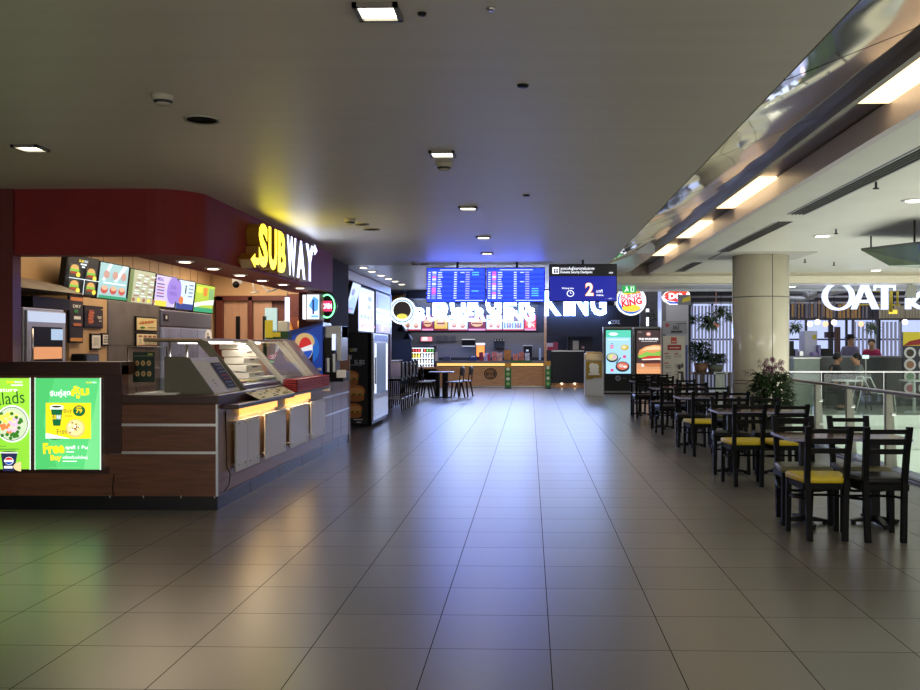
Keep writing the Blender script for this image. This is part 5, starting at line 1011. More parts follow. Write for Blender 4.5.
# ================================================================ HANGING SCREENS IN THE HALL
def board(px0, px1, label, seed):
    Y = 16.0; x0, x1 = at(px0, 285, Y).x, at(px1, 285, Y).x; z0, z1 = at(485, 302.5, Y).z, at(485, 267.5, Y).z
    t = T('flight_board', label, 'flight board', ((x0 + x1) / 2, Y, z0), 0, 'blue flight boards'); b = MB(BLACK); b.box(x0, x1, Y, Y + .07, z0, z1, .006); b.build('housing', t, world=True)
    b = MB(BLACK); xm = x0 + (x1 - x0) * .52; b.box(xm - .02, xm + .02, Y + .03, Y + .07, z1, CH); b.build('hanging_post', t, world=True)
    a = MB(); a.frame((x0 + .015, Y - .003, z0 + .015), (1, 0, 0), (0, 0, 1), x1 - x0 - .03, z1 - z0 - .03); a.eps = .0025; r = random.Random(seed)
    a.r(0, 0, 1, 1, E(22, 46, 235, 3.8)); W1 = E(190, 205, 250, 1.7); a.r(.22, .945, .8, .965, W1)
    for k in range(12):
        v = .86 - .071 * k
        if k % 2: a.r(0, v - .015, 1, v + .055, E(17, 36, 205, 3.8))
        cc = [E(226, 110, 170, 1.5), E(210, 214, 235, 1.5), E(206, 90, 160, 1.5), E(120, 140, 230, 1.5)][r.randrange(4)]
        a.r(.02, v, .065, v + .03, W1); a.r(.09, v - .012, .16, v + .045, cc); a.r(.19, v, .19 + r.uniform(.04, .09), v + .028, W1); a.r(.47, v, .52, v + .03, W1); a.r(.67, v, .74, v + .032, E(150, 150, 245, 1.7))
        if k in (0, 4): a.r(.58, v, .65, v + .026, W1)
        if r.random() < .35: a.r(.78, v, .9, v + .026, E(90, 190, 235, 1.6))
    a.r(.5, .01, .98, .03, W1); a.build('display', t, world=True)
board(426.5, 485.7, 'blue flight information board, left of the hanging pair', 3); board(486.3, 545, 'blue flight information board, right of the hanging pair', 5)
area('board_glow', (-.78, 15.97, 2.5), (-PI / 2, 0, 0), 1.9, .55, 9, (.22, .36, 1))
Y = 15.6; x0, x1 = at(549, 285, Y).x, at(617, 285, Y).x; z0, z1 = at(580, 301.5, Y).z, at(580, 264, Y).z
t = T('checkpoint_screen', 'dark blue waiting time screen showing the number 2', 'screen', ((x0 + x1) / 2, Y, z0))
b = MB(BLACK); b.box(x0, x1, Y, Y + .07, z0, z1, .006); b.build('housing', t, world=True)
b = MB(BLACK); xm = (x0 + x1) / 2; b.box(xm - .015, xm + .015, Y + .03, Y + .06, z1, CH); b.build('hanging_post', t, world=True)
a = MB(); a.frame((x0 + .012, Y - .003, z0 + .012), (1, 0, 0), (0, 0, 1), x1 - x0 - .024, z1 - z0 - .024); a.eps = .0025
NB, WW = E(14, 26, 140, 1.2), E(240, 244, 255, 1.4); a.r(0, 0, 1, .68, NB); a.r(0, .68, 1, 1, E(6, 8, 16))
a.r(.04, .75, .14, .93, WW); a.el(.075, .87, .014, .025, E(6, 8, 16), 8); a.r(.062, .77, .088, .84, E(6, 8, 16)); a.el(.11, .87, .014, .025, E(6, 8, 16), 8); a.r(.098, .77, .122, .84, E(6, 8, 16))
a.t('จุดตรวจค้นผู้โดยสารภายในประเทศ', .16, .83, .67, .94, WW, .012); a.t('Domestic Security Checkpoint', .16, .74, .64, .83, WW, .012); a.t('HKT', .89, .75, .95, .79, WW, .02)
a.t('Waiting time', .18, .31, .36, .37, WW, .015); a.el(.31, .2, .055, .09, WW); a.el(.31, .2, .043, .07, NB); a.r(.307, .2, .315, .25, WW); a.r(.307, .195, .335, .205, WW)
a.t('2', .53, .13, .66, .5, E(236, 140, 60, 1.3), .05); a.t('2', .54, .14, .65, .49, E(250, 250, 235, 1.5), .015); a.t('นาที', .70, .22, .79, .31, WW, .02); a.t('mins.', .70, .13, .81, .18, WW, .02); a.t('AOT', .88, .04, .93, .07, WW, .01); a.r(.83, .05, .98, .055, E(120, 150, 230)); a.build('display', t, world=True)

# ================================================================ CEILING FITTINGS
LAMPC = em('square_lamp_glow', (255, 250, 226), 7)
nm = ['nearest square ceiling downlight, at the top of the view', 'square ceiling downlight at far left before the maroon fascia', 'square ceiling downlight with a detector just behind it', 'third square ceiling downlight along the hall', 'fourth square ceiling downlight before the flight boards', 'small square ceiling downlight nearest the flight boards', 'square ceiling downlight overhead behind the view', 'square ceiling downlight left behind the view']
lps = [onZ(378, 10, CH), onZ(30.5, 147, CH), onZ(442.5, 153, CH), onZ(468, 207.5, CH), onZ(483.5, 237, CH), onZ(487, 253, CH)]
for i, p in enumerate(lps):
    t = T('ceiling_light', nm[i], 'ceiling light', (p.x, p.y, CH), 0, 'square ceiling downlights'); s = .095
    b = MB(mat('lamp_frame', (120, 116, 108), .4, .4)); 
    for x0, x1, y0, y1 in ((-s, s, -s, -s + .02), (-s, s, s - .02, s), (-s, -s + .02, -s, s), (s - .02, s, -s, s)): b.box(x0, x1, y0, y1, -.02, 0)
    b.build('frame', t); b = MB(LAMPC); b.box(-s + .02, s - .02, -s + .02, s - .02, -.008, -.002); b.build('diffuser', t)
    spot('ceiling_lamp', (p.x, p.y, CH - .03), 32, (1, .93, .8), 150)
for i, (px, py) in enumerate(((363.4, 267.4), (372, 271), (381, 275), (388.5, 278.4), (395, 281), (401.6, 284))):
    p = onZ(px, py, CH + .01); t = T('downlight', 'small round ceiling downlight along the lavender facade, ' + ['nearest', 'second nearest', 'third nearest', 'third farthest', 'second farthest', 'farthest'][i], 'downlight', p, 0, 'round downlights along the facade')
    b = MB(WHITE); b.lathe([(.06, -.012), (.095, -.012), (.1, 0)], n=14); b.build('trim_ring', t); b = MB(LAMPW); b.lathe([(0, -.016), (.065, -.016), (.065, -.012)], n=14); b.build('lens', t)
    if i % 2: spot('facade_lamp', (p.x, p.y, CH - .04), 8, (.95, .9, 1), 130)
for i, (px, py) in enumerate(((915, 200), (822.6, 235.5), (876, 270), (791, 286.3))):
    zc_ = CR if i < 3 else CH - .04; p = onZ(px, py, zc_); t = T('downlight', 'oval looking white downlight in the atrium ceiling, ' + ['at the right edge', 'left of the hanging green panel', 'below the hanging green panel', 'beside the cream column'][i], 'downlight', p, 0, 'atrium downlights')
    b = MB(WHITE); b.lathe([(.1, -.012), (.14, -.012), (.15, 0)], n=16); b.build('trim_ring', t); b = MB(LAMPC); b.lathe([(0, -.016), (.1, -.016), (.1, -.012)], n=16); b.build('lens', t)
# smoke detectors, speakers, holes
for i, (px, py, r) in enumerate(((163, 95, .055), (444, 163, .055), (350, 219, .055), (415, 262, .06))):
    p = onZ(px, py, CH); b = MB(mat('detector_cream', (176, 170, 150), .5)); b.lathe([(r * .5, -.06), (r * .8, -.055), (r, -.03), (r * 1.15, -.02), (r * 1.15, 0)], p, 18); b.m(DARK).lathe([(r * .82, -.052), (r * .98, -.035)], p, 18)
    one(b, 'smoke_detector', 'round cream smoke detector on the ceiling, ' + ['nearest, upper left', 'directly behind a square downlight', 'near the lit letter sign', 'near the flight boards'][i], 'smoke detector', 'smoke detectors')
for i, (px, py, r) in enumerate(((202, 119, .11), (371, 229, .1), (362, 224, .08), (424, 264, .09))):
    p = onZ(px, py, CH); b = MB(mat('speaker_grey', (170, 165, 150), .6)); b.lathe([(r * .85, -.008), (r, -.012), (r * 1.05, 0)], p, 22); b.m(mat('speaker_mesh', (140, 136, 124), .7)).lathe([(0, -.004), (r * .85, -.008)], p, 22)
    one(b, 'ceiling_speaker', 'flat round speaker grille in the ceiling, ' + ['largest, upper left', 'right one near the lit letter sign', 'left one near the lit letter sign', 'near the flight boards'][i], 'speaker', 'ceiling speakers')
for i, (px, py) in enumerate(((523, 85), (526.5, 195), (422, 13), (491, 8))):
    p = onZ(px, py, CH); b = MB(BLACK if i < 3 else ALU); b.lathe([(0, -.012), (.016 if i > 1 else .028, -.012), (.02 if i > 1 else .034, 0)], p, 12)
    one(b, 'ceiling_sensor', ['tiny black ceiling fitting, right of the hall centre', 'tiny black ceiling fitting above the waiting time screen', 'tiny dark stud near the nearest square downlight', 'tiny bright sprinkler stud at the top of the view'][i], 'ceiling sensor')
for i, (y0, y1, xx) in enumerate(((7.4, 11.7, 3.29), (12.4, 16.3, 3.33), (18.4, 20.6, 3.25))):
    t = T('ceiling_vent', 'long black slotted air vent in the atrium ceiling, ' + ['nearest', 'middle', 'farthest'][i], 'air vent', (xx, (y0 + y1) / 2, CR), 0, 'slot air vents')
    b = MB(ALU); b.box(xx - .11, xx - .095, y0, y1, CR - .012, CR); b.box(xx + .095, xx + .11, y0, y1, CR - .012, CR); b.build('frame', t, world=True)
    b = MB(BLACK); b.box(xx - .095, xx + .095, y0, y1, CR - .004, CR); b.m(mat('vent_slat', (110, 108, 100), .4)); [b.box(xx - .06 + .045 * k, xx - .05 + .045 * k, y0, y1, CR - .014, CR - .004) for k in range(4)]; b.build('slats', t, world=True)
for i, (px, py) in enumerate(((876, 182), (805, 259), (836, 229), (834, 262))):
    p = onZ(px, py, CR); b = MB(DARK); b.cyl((p.x, p.y, CR), (p.x, p.y, CR - .06), .012); b.cyl((p.x, p.y, CR - .06), (p.x, p.y, CR - .07), .03); one(b, 'sprinkler', 'small dark sprinkler in the atrium ceiling, ' + ['near the long vent', 'beside the column top', 'left of the atrium downlight', 'before the lit letters'][i], 'sprinkler', 'sprinklers')
# hanging green sided housing at the right edge
P = [at(861, 250.3, 14), at(917, 244, 12.0), at(975, 250, 11.5), at(889, 265.6, 13.0), at(958, 262, 11.2)]
t = T('hanging_housing', 'green and blue sided hull shaped box hanging over the atrium', 'hanging box', (P[1].x, 12.6, P[3].z))
a_, c_ = P[0], P[1]; d1 = Vector((1.6, 1.0, 0))
b = MB(mat('housing_dark_edge', (46, 52, 44), .35)); v = [a_, c_, Vector((c_.x + 1.9, c_.y + .1, c_.z)), Vector((a_.x + 2.4, a_.y + .8, a_.z))]
b.faces([q + Vector((0, 0, .03)) for q in v] + v, [(0, 1, 2, 3), (7, 6, 5, 4), (0, 4, 5, 1), (1, 5, 6, 2), (2, 6, 7, 3), (3, 7, 4, 0)]); b.build('top_plate', t, world=True)
lo = [P[3], at(925, 264.5, 12.0), Vector((c_.x + 1.6, c_.y + .6, P[3].z)), Vector((a_.x + 2.2, a_.y + .7, P[3].z))]
b = MB(mat('housing_green', (96, 128, 92), .25, noise=.2, scale=2)); b.faces([v[0], v[1], lo[1], lo[0]], [(0, 1, 2, 3)]); b.m(mat('housing_blue', (60, 70, 110), .3)); b.faces([v[1], v[2], lo[2], lo[1]], [(0, 1, 2, 3)]); b.m(mat('housing_pale', (170, 190, 166), .25)).faces([v[0], lo[0], lo[3], v[3]], [(0, 1, 2, 3)]); b.faces(lo, [(0, 1, 2, 3)]); b.faces([v[2], v[3], lo[3], lo[2]], [(0, 1, 2, 3)]); b.build('side_panel', t, world=True)
b = MB(BLACK); b.cyl(at(871, 250, 13.9), at(871, 250, 13.9) + Vector((0, 0, CR - P[0].z - .01)), .012); q = at(914.5, 246, 12.3); b.cyl(q, Vector((q.x, q.y, CR)), .014); b.build('rod', t, world=True)

# ================================================================ ATRIUM EDGE: COLUMN, RAIL
cx = bxp(760.5, 17); R1 = 27.5 * 17 / FPX
b = MB(CREAM); b.lathe([(R1, 0), (R1, CR)], (cx, 17, 0), 48); b.m(mat('column_joint', (110, 104, 92), .5))
for z in (.9, bzp(296.5, 16.5), bzp(384, 16.5)): b.lathe([(R1 + .001, z - .008), (R1 + .002, z), (R1 + .001, z + .008)], (cx, 17, 0), 48)
for a0 in (-PI / 2 + .18, PI / 2, -PI + .1, .1): b.box(cx + math.cos(a0) * R1 - .006, cx + math.cos(a0) * R1 + .006, 17 + math.sin(a0) * R1 - .004, 17 + math.sin(a0) * R1 + .004, 0, CR)
b.m(mat('capital_paint', (186, 184, 172), .4)).box(cx - .8, cx + .8, 16.3, 17.7, CR - .02, CR); ST(b, 'trim_17')
t = T('guard_rail', 'near glass guard rail with sloping steel posts and bronze handrail beside the tables', 'guard rail', (RX, 9, 0))
RH = .975
b = MB(mat('handrail_bronze', (150, 134, 116), .3, .6, noise=.05)); b.box(RX - .03, RX + .06, -4.5, 16.35, RH - .04, RH, .008); b.build('handrail', t, world=True)
for k in range(10):
    y = 4.6 + 1.3 * k if k else 4.6
    yy = [onX(px, 400, RX).y for px in (888, 848, 817, 793)]
yl = sorted([onX(px, 400, RX).y for px in (888, 848.5, 817)] + [15.9, 8.0 , 6.0, 4.0, 2.0])
for y in yl:
    b = MB(mat('rail_post_paint', (150, 148, 136), .4, noise=.04)); b.prism([(RX - .02, y, -.05), (RX + .12, y, -.05), (RX + .05, y, RH - .04), (RX - .02, y, RH - .04)], (0, .07, 0)); b.build('post', t, world=True)
yb = [-4, -.5, 1.9, 3.9, 5.9, 7.9] + sorted(yl)[5:] 
for i in range(len(yl) - 1):
    b = MB(GLASS); b.box(RX + .03, RX + .042, yl[i] + .1, yl[i + 1] - .03, .06, RH - .06); b.build('glass_pane', t, world=True)
    b = MB(ALU); [b.cyl((RX + .0, yl[i + 1] - .1, z), (RX + .05, yl[i + 1] - .1, z), .02) for z in (.35, .7)]; b.build('clamp', t, world=True)
b = MB(mat('curb_blue', (112, 120, 160), .3, noise=.05)); b.box(RX - .06, RX + .14, -4.5, 16.3, 0, .055); b.m(WHITE).box(RX - .065, RX - .06, -4.5, 16.3, .035, .05); b.m(mat('curb_slat', (120, 128, 166), .3)).box(RX - .12, RX - .06, -4.5, 16.3, 0, .02); b.build('curb', t, world=True)
# far rail in front of the cafe
FY = 20.7
t = T('guard_rail', 'far glass guard rail in front of the cafe across the void', 'guard rail', (8, FY, 0)); b = MB(ALU); b.box(4.9, 12, FY - .025, FY + .025, .93, .965, .006); b.build('handrail', t, world=True)
for k in range(6): b = MB(ALU); b.box(5 + 1.35 * k, 5.015 + 1.35 * k, FY - .01, FY + .01, 0, .94); b.build('post', t, world=True)
for k in range(5): b = MB(GLASS); b.box(5.07 + 1.35 * k, 6.32 + 1.35 * k, FY - .005, FY + .005, .05, .9); b.build('glass_pane', t, world=True)

# ================================================================ TABLES AND LADDER BACK CHAIRS
def table():
    t = T('cafe_table', '', 'table', (0, 0, 0))
    b = MB(mat('table_brown', (104, 74, 62), .22, noise=.15, scale=8, coat=.3)); b.box(-.5, .5, -.29, .29, .725, .75, .004); b.build('tabletop', t)
    b = MB(mat('table_edge_highlight', (150, 150, 190), .3)); b.box(-.503, .503, -.303, -.3, .727, .748); b.box(-.503, -.5, -.303, .303, .727, .748); b.build('edge_band', t)  # bluish highlight on front and left edges, put into the colour
    for s in (-1, 1):
        b = MB(BLACK); b.box(s * .3 - .035, s * .3 + .035, -.035, .035, .05, .70, .006); b.box(s * .3 - .1, s * .3 + .1, -.16, .16, .70, .725, .004); b.build('column', t)
        b = MB(BLACK); b.prism([(s * .3 - .025, -.28, .02), (s * .3 - .025, .28, .02), (s * .3 - .025, .28, .035), (s * .3 - .025, .05, .075), (s * .3 - .025, -.05, .075), (s * .3 - .025, -.28, .035)], (.05, 0, 0)); b.prism([(s * .3 - .2, -.025, .02), (s * .3 + .2, -.025, .02), (s * .3 + .2, -.025, .035), (s * .3, -.025, .075), (s * .3 - .2, -.025, .035)], (0, .05, 0))
        for x, y in ((0, -.26), (0, .26), (-.18, 0), (.18, 0)): b.cyl((s * .3 + x, y, 0), (s * .3 + x, y, .025), .022, n=10)
        b.build('foot', t)
    return t
def chair(seatm):
    t = T('ladder_back_chair', '', 'chair', (0, 0, 0))
    b = MB(seatm); n = 5
    pts = []
    def rr(w0, w1, d0, d1, r=.05):
        o = []
        for cx_, cy_, a0 in ((w1 - r, d1 - r, 0), (-w1 + r, d1 - r, PI / 2), (-w0 + r, d0 + r, PI), (w0 - r, d0 + r, 1.5 * PI)):
            o += [(cx_ + r * math.cos(a0 + PI / 2 * k / 4), cy_ + r * math.sin(a0 + PI / 2 * k / 4)) for k in range(5)]
        return o
    base = rr(.18, .22, -.2, .215); m_ = len(base); lv = [(.445, .97), (.45, 1.0), (.478, 1.0), (.49, .97), (.494, .85)]
    vs = [(x * k, y * k, z) for z, k in lv for x, y in base]
    b.faces(vs, [(i * m_ + j, i * m_ + (j + 1) % m_, (i + 1) * m_ + (j + 1) % m_, (i + 1) * m_ + j) for i in range(4) for j in range(m_)] + [tuple(range(m_))[::-1], tuple(range(4 * m_, 5 * m_))], True); b.build('seat', t)
    b = MB(BLACKWOOD); b.box(-.19, .19, .165, .19, .395, .445, .003); b.box(-.17, .17, -.2, -.18, .395, .445, .003)
    for s in (-1, 1): b.hexa([(s * .165, -.2, .395), (s * .185, -.2, .395), (s * .205, .18, .395), (s * .185, .18, .395), (s * .165, -.2, .445), (s * .185, -.2, .445), (s * .205, .18, .445), (s * .185, .18, .445)])
    b.build('seat_frame', t)
    b = MB(BLACKWOOD); g = .33
    b.tube([(-.16, -.2, g), (-.2, 0, g - .02), (-.19, .15, g - .03), (-.1, .19, g - .035), (.1, .19, g - .035), (.19, .15, g - .03), (.2, 0, g - .02), (.16, -.2, g)], .011, 8); b.build('stretcher', t)
    for s in (-1, 1):
        b = MB(BLACKWOOD); q = .021
        pr = [(.135, -.215, 0), (.145, -.20, .3), (.15, -.195, .47), (.155, -.225, .7), (.162, -.265, .892)]
        for (xa, ya_, za), (xb, yb_, zb) in zip(pr, pr[1:]): b.hexa([(s * xa - q, ya_ - q, za), (s * xa + q, ya_ - q, za), (s * xa + q, ya_ + q, za), (s * xa - q, ya_ + q, za), (s * xb - q, yb_ - q, zb), (s * xb + q, yb_ - q, zb), (s * xb + q, yb_ + q, zb), (s * xb - q, yb_ + q, zb)])
        b.build('rear_leg', t)
        b = MB(BLACKWOOD); b.hexa([(s * .195 - .018, .16, 0), (s * .195 + .018, .16, 0), (s * .195 + .018, .196, 0), (s * .195 - .018, .196, 0), (s * .19 - .02, .155, .44), (s * .19 + .02, .155, .44), (s * .19 + .02, .197, .44), (s * .19 - .02, .197, .44)]); b.build('leg', t)
    for z, h in ((.855, .035), (.775, .045), (.70, .04)):
        b = MB(BLACKWOOD); y = -.225 - (z - .7) * .21; b.box(-.15, .15, y - .012, y + .01, z - h / 2, z + h / 2, .003); b.build('back_slat', t)
    return t
seats = {'yellow': YELLOW, 'olive': OLIVEV, 'black': BLACKV}
cp = {}; tp = None; word = ['nearest', 'second nearest', 'middle', 'second farthest', 'farthest']
rows = [  # table front Y, near chair back Y, near seats, far seats
 (7.77, 7.52, ('yellow', 'black'), ('olive', 'olive'), 2.13), (10.9, 10.32, ('yellow', 'yellow'), ('black', 'black'), 2.17), (13.9, 13.12, ('yellow', 'black'), ('black', 'olive'), 2.2), (17.0, 16.3, ('black', 'black'), ('black', 'black'), 2.22), (20.3, 19.8, ('black', 'black'), ('black', 'black'), 2.2)]
for i, (ty, cy, ns, fs_, xl) in enumerate(rows):
    lb = 'rectangular brown topped cafe table, ' + word[i] + ' of the row beside the glass rail'; grp = 'cafe tables by the rail'
    loc = (xl + .5, ty + .3, 0)
    if tp is None: tp = table(); tp.location = loc; tag(tp, lb, 'table', grp)
    else: dup(tp, loc, 0, lb)
    for side, cc, yy, rz in (('near', ns, cy, 0), ('far', fs_, ty + .37, PI)):
        for j in (0, 1):
            k = cc[j]; x = xl + ((.17, .60) if side == 'near' else (.20, .69))[j]; jit = random.uniform(-.05, .05)
            lb = 'black chair with %s seat, %s %s place at the %s rail table' % (k, side, ('left', 'right')[j], word[i])
            y_ = yy + random.uniform(-.03, .03) + (0 if side == 'near' else 0)
            if k not in cp: cp[k] = chair(seats[k]); cp[k].location = (x, y_, 0); cp[k].rotation_euler = (0, 0, rz + jit); tag(cp[k], lb, 'chair', 'ladder back chairs at the rail tables')
            else: dup(cp[k], (x, y_, 0), rz + jit, lb)
# round back chairs and table before the order counter
def bistro():
    t = T('round_back_chair', '', 'chair', (0, 0, 0)); BW = mat('dark_brown_wood', (48, 30, 24), .4)
    b = MB(mat('pale_seat', (190, 196, 214), .3)); b.box(-.2, .2, -.2, .2, .45, .485, .012); b.build('seat', t)
    b = MB(BW)
    b.sph((0, -.24, .78), .17, (1, .2, .85), 16); b.build('backrest', t)
    for s in (-1, 1): b = MB(BW); b.tube([(s * .14, -.2, .45), (s * .13, -.23, .72)], .016); b.build('back_post', t)
    for x, y in ((-1, -1), (1, -1), (1, 1), (-1, 1)): b = MB(BW); b.cyl((x * .22, y * .22, 0), (x * .15, y * .15, .45), .022, .032, 8); b.build('leg', t)
    return t
Yt = 27.6
b0 = bistro(); tx = bxp(441.5, Yt)
for i, (dx, dy, rz, lb) in enumerate(((-.58, -.3, -PI / 2 + .35, 'near left'), (.32, -.3, PI / 2 - .35, 'near right'), (-.5, .45, -PI / 2 + .3, 'far left'), (.52, .45, PI / 2 - .3, 'far right'))):
    l_ = 'dark round back chair with pale seat, %s of the lone pedestal table' % lb
    if i == 0: b0.location = (tx + dx + .1, Yt + dy, 0); b0.rotation_euler = (0, 0, rz); tag(b0, l_, 'chair', 'round back chairs')
    else: dup(b0, (tx + dx + .1, Yt + dy, 0), rz, l_, 'round back chairs')
t = T('pedestal_table', 'dark pedestal table with thin pale top before the oak counter', 'table', (tx, Yt, 0))
b = MB(mat('pale_brown_top', (150, 134, 134), .3)); b.box(-.36, .36, -.36, .36, .73, .755, .006); b.build('tabletop', t)
b = MB(BLACK); b.box(-.17, -.05, -.1, .1, .02, .73); b.box(.03, .19, -.1, .1, .02, .73); b.build('column', t); b = MB(BLACK); b.box(-.3, .3, -.3, .3, 0, .03, .005); b.build('base', t)

# ================================================================ PLANTS
def leaf(b, p, d, L_, w__):
    d = Vector(d).normalized(); s = d.cross(Vector((0, 0, 1)));
    if s.length < .1: s = Vector((1, 0, 0))
    s.normalize(); p = Vector(p); m1 = p + d * L_ * .5 + Vector((0, 0, .02)); e = p + d * L_ - Vector((0, 0, L_ * .25))
    b.faces([p, m1 - s * w__, e, m1 + s * w__, m1 - Vector((0, 0, .012))], [(0, 1, 4), (1, 2, 4), (2, 3, 4), (3, 0, 4)])
def plant(name, label, x, y, z, h, rad, n, potr, poth, potm, flowers=False, lm=GREENL, L_=.16):
    t = T(name, label, 'potted plant', (x, y, z))
    b = MB(potm); b.lathe([(potr * .7, 0), (potr, poth), (potr * .92, poth), (potr * .88, poth - .03)], n=20); b.build('pot', t)
    b = MB(mat('stem_green', (60, 70, 36), .6)); r = random.Random(len(label))
    tips = []
    for k in range(9): a = r.uniform(0, 6.28); q = (rad * .7 * math.cos(a), rad * .7 * math.sin(a), poth + h * r.uniform(.6, .95)); tips.append(q); b.tube([(0, 0, poth - .04), (q[0] * .4, q[1] * .4, poth + h * .4), q], .007, 5)
    b.build('stems', t)
    b = MB(lm)
    for k in range(n):
        a = r.uniform(0, 6.28); zz = r.random(); rr_ = rad * (1 - .55 * abs(zz - .45)) * r.random() ** .5; leaf(b, (rr_ * .75 * math.cos(a), rr_ * .75 * math.sin(a), poth + h * zz * .85), (math.cos(a + r.uniform(-.5, .5)), math.sin(a), r.uniform(-.2, .9)), L_ * r.uniform(.7, 1.2), L_ * .16)
    b.build('foliage', t)
    if flowers:
        b = MB(mat('orchid_purple', (126, 66, 100), .5, noise=.3, scale=20))
        for k in range(60):
            a = r.uniform(0, 6.28); q = r.random() ** .5 * .2; c = Vector((q * math.cos(a), q * math.sin(a) * .8, poth + h + r.uniform(-.12, .14)))
            for m_ in range(5): an = m_ * 2 * PI / 5; leaf(b, c, (math.cos(an), -.3, math.sin(an)), .045, .014)
        b.build('flowers', t); b = MB(mat('orchid_purple', (126, 66, 100)))
        for k in range(5): leaf(b, (-.42 + .03 * (k % 3), 0, poth + h - .12 + .02 * k), (math.cos(k), -.3, math.sin(k)), .04, .014)
        b.build('side_flower', t)
        b = MB(mat('stem_green', (60, 70, 36), .6)); b.tube([(0, 0, poth + h * .6), (-.2, 0, poth + h * .9), (-.42, 0, poth + h - .08)], .005, 5); b.build('flower_stem', t)
plant('potted_orchid', 'tall leafy pot plant with purple flowers before the cream column', bxp(768, 15.2), 15.0, 0, .78, .36, 700, .2, .38, DARK, True, L_=.2)
plant('potted_plant', 'dark bushy plant in a tan pot on the stand left of the column', bxp(701, 25), 25, .82, .62, .32, 420, .2, .24, TERRA, L_=.2)
plant('potted_plant', 'low spreading plant in a grey bowl right of the tan pot', bxp(716, 25), 25.1, 0.82, .3, .33, 320, .24, .2, mat('stone_bowl', (120, 124, 112), .6), lm=GREENG)
t = T('plant_stand', 'dark bench stand under the tan pot and grey bowl', 'plant stand', (bxp(709, 25), 25, 0))
b = MB(WOODD); b.box(bxp(692, 25), bxp(729, 25), 24.75, 25.35, .76, .82, .01); b.build('top', t, world=True)
for px in (694, 700, 727): b = MB(WOODD); b.box(bxp(px, 25), bxp(px, 25) + .07, 24.85, 24.92, 0, .76); b.build('leg', t, world=True)
b = MB(mat('pale_slats', (200, 204, 196), .5))
for k in range(4): b.hexa([(bxp(715 + 2.6 * k, 24.4), 24.4, 0), (bxp(715 + 2.6 * k, 24.4) + .05, 24.4, 0), (bxp(715 + 2.6 * k, 24.4) + .05, 24.45, 0), (bxp(715 + 2.6 * k, 24.4), 24.45, 0)] + [(bxp(716 + 2.3 * k, 24.4), 24.4, .82), (bxp(716 + 2.3 * k, 24.4) + .05, 24.4, .82), (bxp(716 + 2.3 * k, 24.4) + .05, 24.45, .82), (bxp(716 + 2.3 * k, 24.4), 24.45, .82)])
b.box(bxp(714, 24.4), bxp(728, 24.4), 24.4, 24.45, .78, .84); one(b, 'slatted_screen', 'low white slatted screen right of the plant stand', 'screen')
# hanging plants
def hang(px, py, Y, r, label, top):
    p = at(px, py, Y); t = T('hanging_plant', label, 'hanging plant', (p.x, Y, p.z), 0, 'hanging plants'); b = MB(BLACK); b.tube([(0, 0, 0), (0, 0, top - p.z)], .008, 5); b.sph((0, 0, 0), r * .4, (1, 1, .6), 8); b.build('basket', t)
    b = MB(GREENL); rn = random.Random(int(px))
    for k in range(110): a = rn.uniform(0, 6.28); leaf(b, (r * .6 * math.cos(a) * rn.random(), r * .5 * math.sin(a), rn.uniform(-.5, .5) * r), (math.cos(a), math.sin(a), rn.uniform(-1, .7)), r * .6, r * .1)
    b.build('foliage', t)
hang(709, 321, 29, .42, 'large dark hanging plant left of the column before the slatted window', 4.2); hang(721, 311, 28, .3, 'upper hanging plant nearest the column', 4.2); hang(693, 319, 29.5, .22, 'small hanging plant beside the grey pillar', 4.2); hang(730, 317, 28.5, .2, 'small hanging plant touching the column edge', 4.2)
hang(795, 327, 27.5, .26, 'hanging plant right of the column in the cafe', 4.2); hang(872.5, 328, 27.5, .26, 'hanging plant left of the dark post in the cafe', 4.2)
b = MB(mat('dangling_vine', (60, 66, 50), .6, noise=.3)); rn = random.Random(4)
for k in range(14):
    x = bxp(647 + 12 * rn.random(), 31); z1 = 2.75; z0 = z1 - rn.uniform(.6, 1.2); b.tube([(x, 31, z1), (x + .03, 31, (z0 + z1) / 2), (x, 31, z0)], .008, 4)
    for q in range(7): leaf(b, (x, 31, z0 + (z1 - z0) * q / 7), (rn.uniform(-1, 1), -.5, rn.uniform(-.5, .5)), .12, .03)
one(b, 'dangling_vine', 'trailing dry vines hanging behind the right kiosk', 'vine')
w_ = MB(mat('bay_grey', (70, 70, 78), .5, noise=.2, scale=2)); w_.box(bxp(640, 32), bxp(664, 32), 32, 32.1, 0, 3.6); w_.box(bxp(640, 31), bxp(662, 31), 30.9, 31, bzp(302, 31), bzp(298, 31)); ST(w_, 'wall_bay_side')
b = MB(E(235, 240, 255, 2)); x = bxp(647.5, 30.6); b.cyl((x, 30.6, bzp(326, 30.6)), (x, 30.6, bzp(317.5, 30.6)), .04); b.cyl((x, 30.6, bzp(312, 30.6)), (x, 30.6, bzp(309, 30.6)), .05); b.m(BLACK).cyl((x, 30.6, bzp(309, 30.6)), (x, 30.6, 3.6), .008); one(b, 'tube_pendant', 'slim white glowing pendant right of the crest sign', 'lamp')

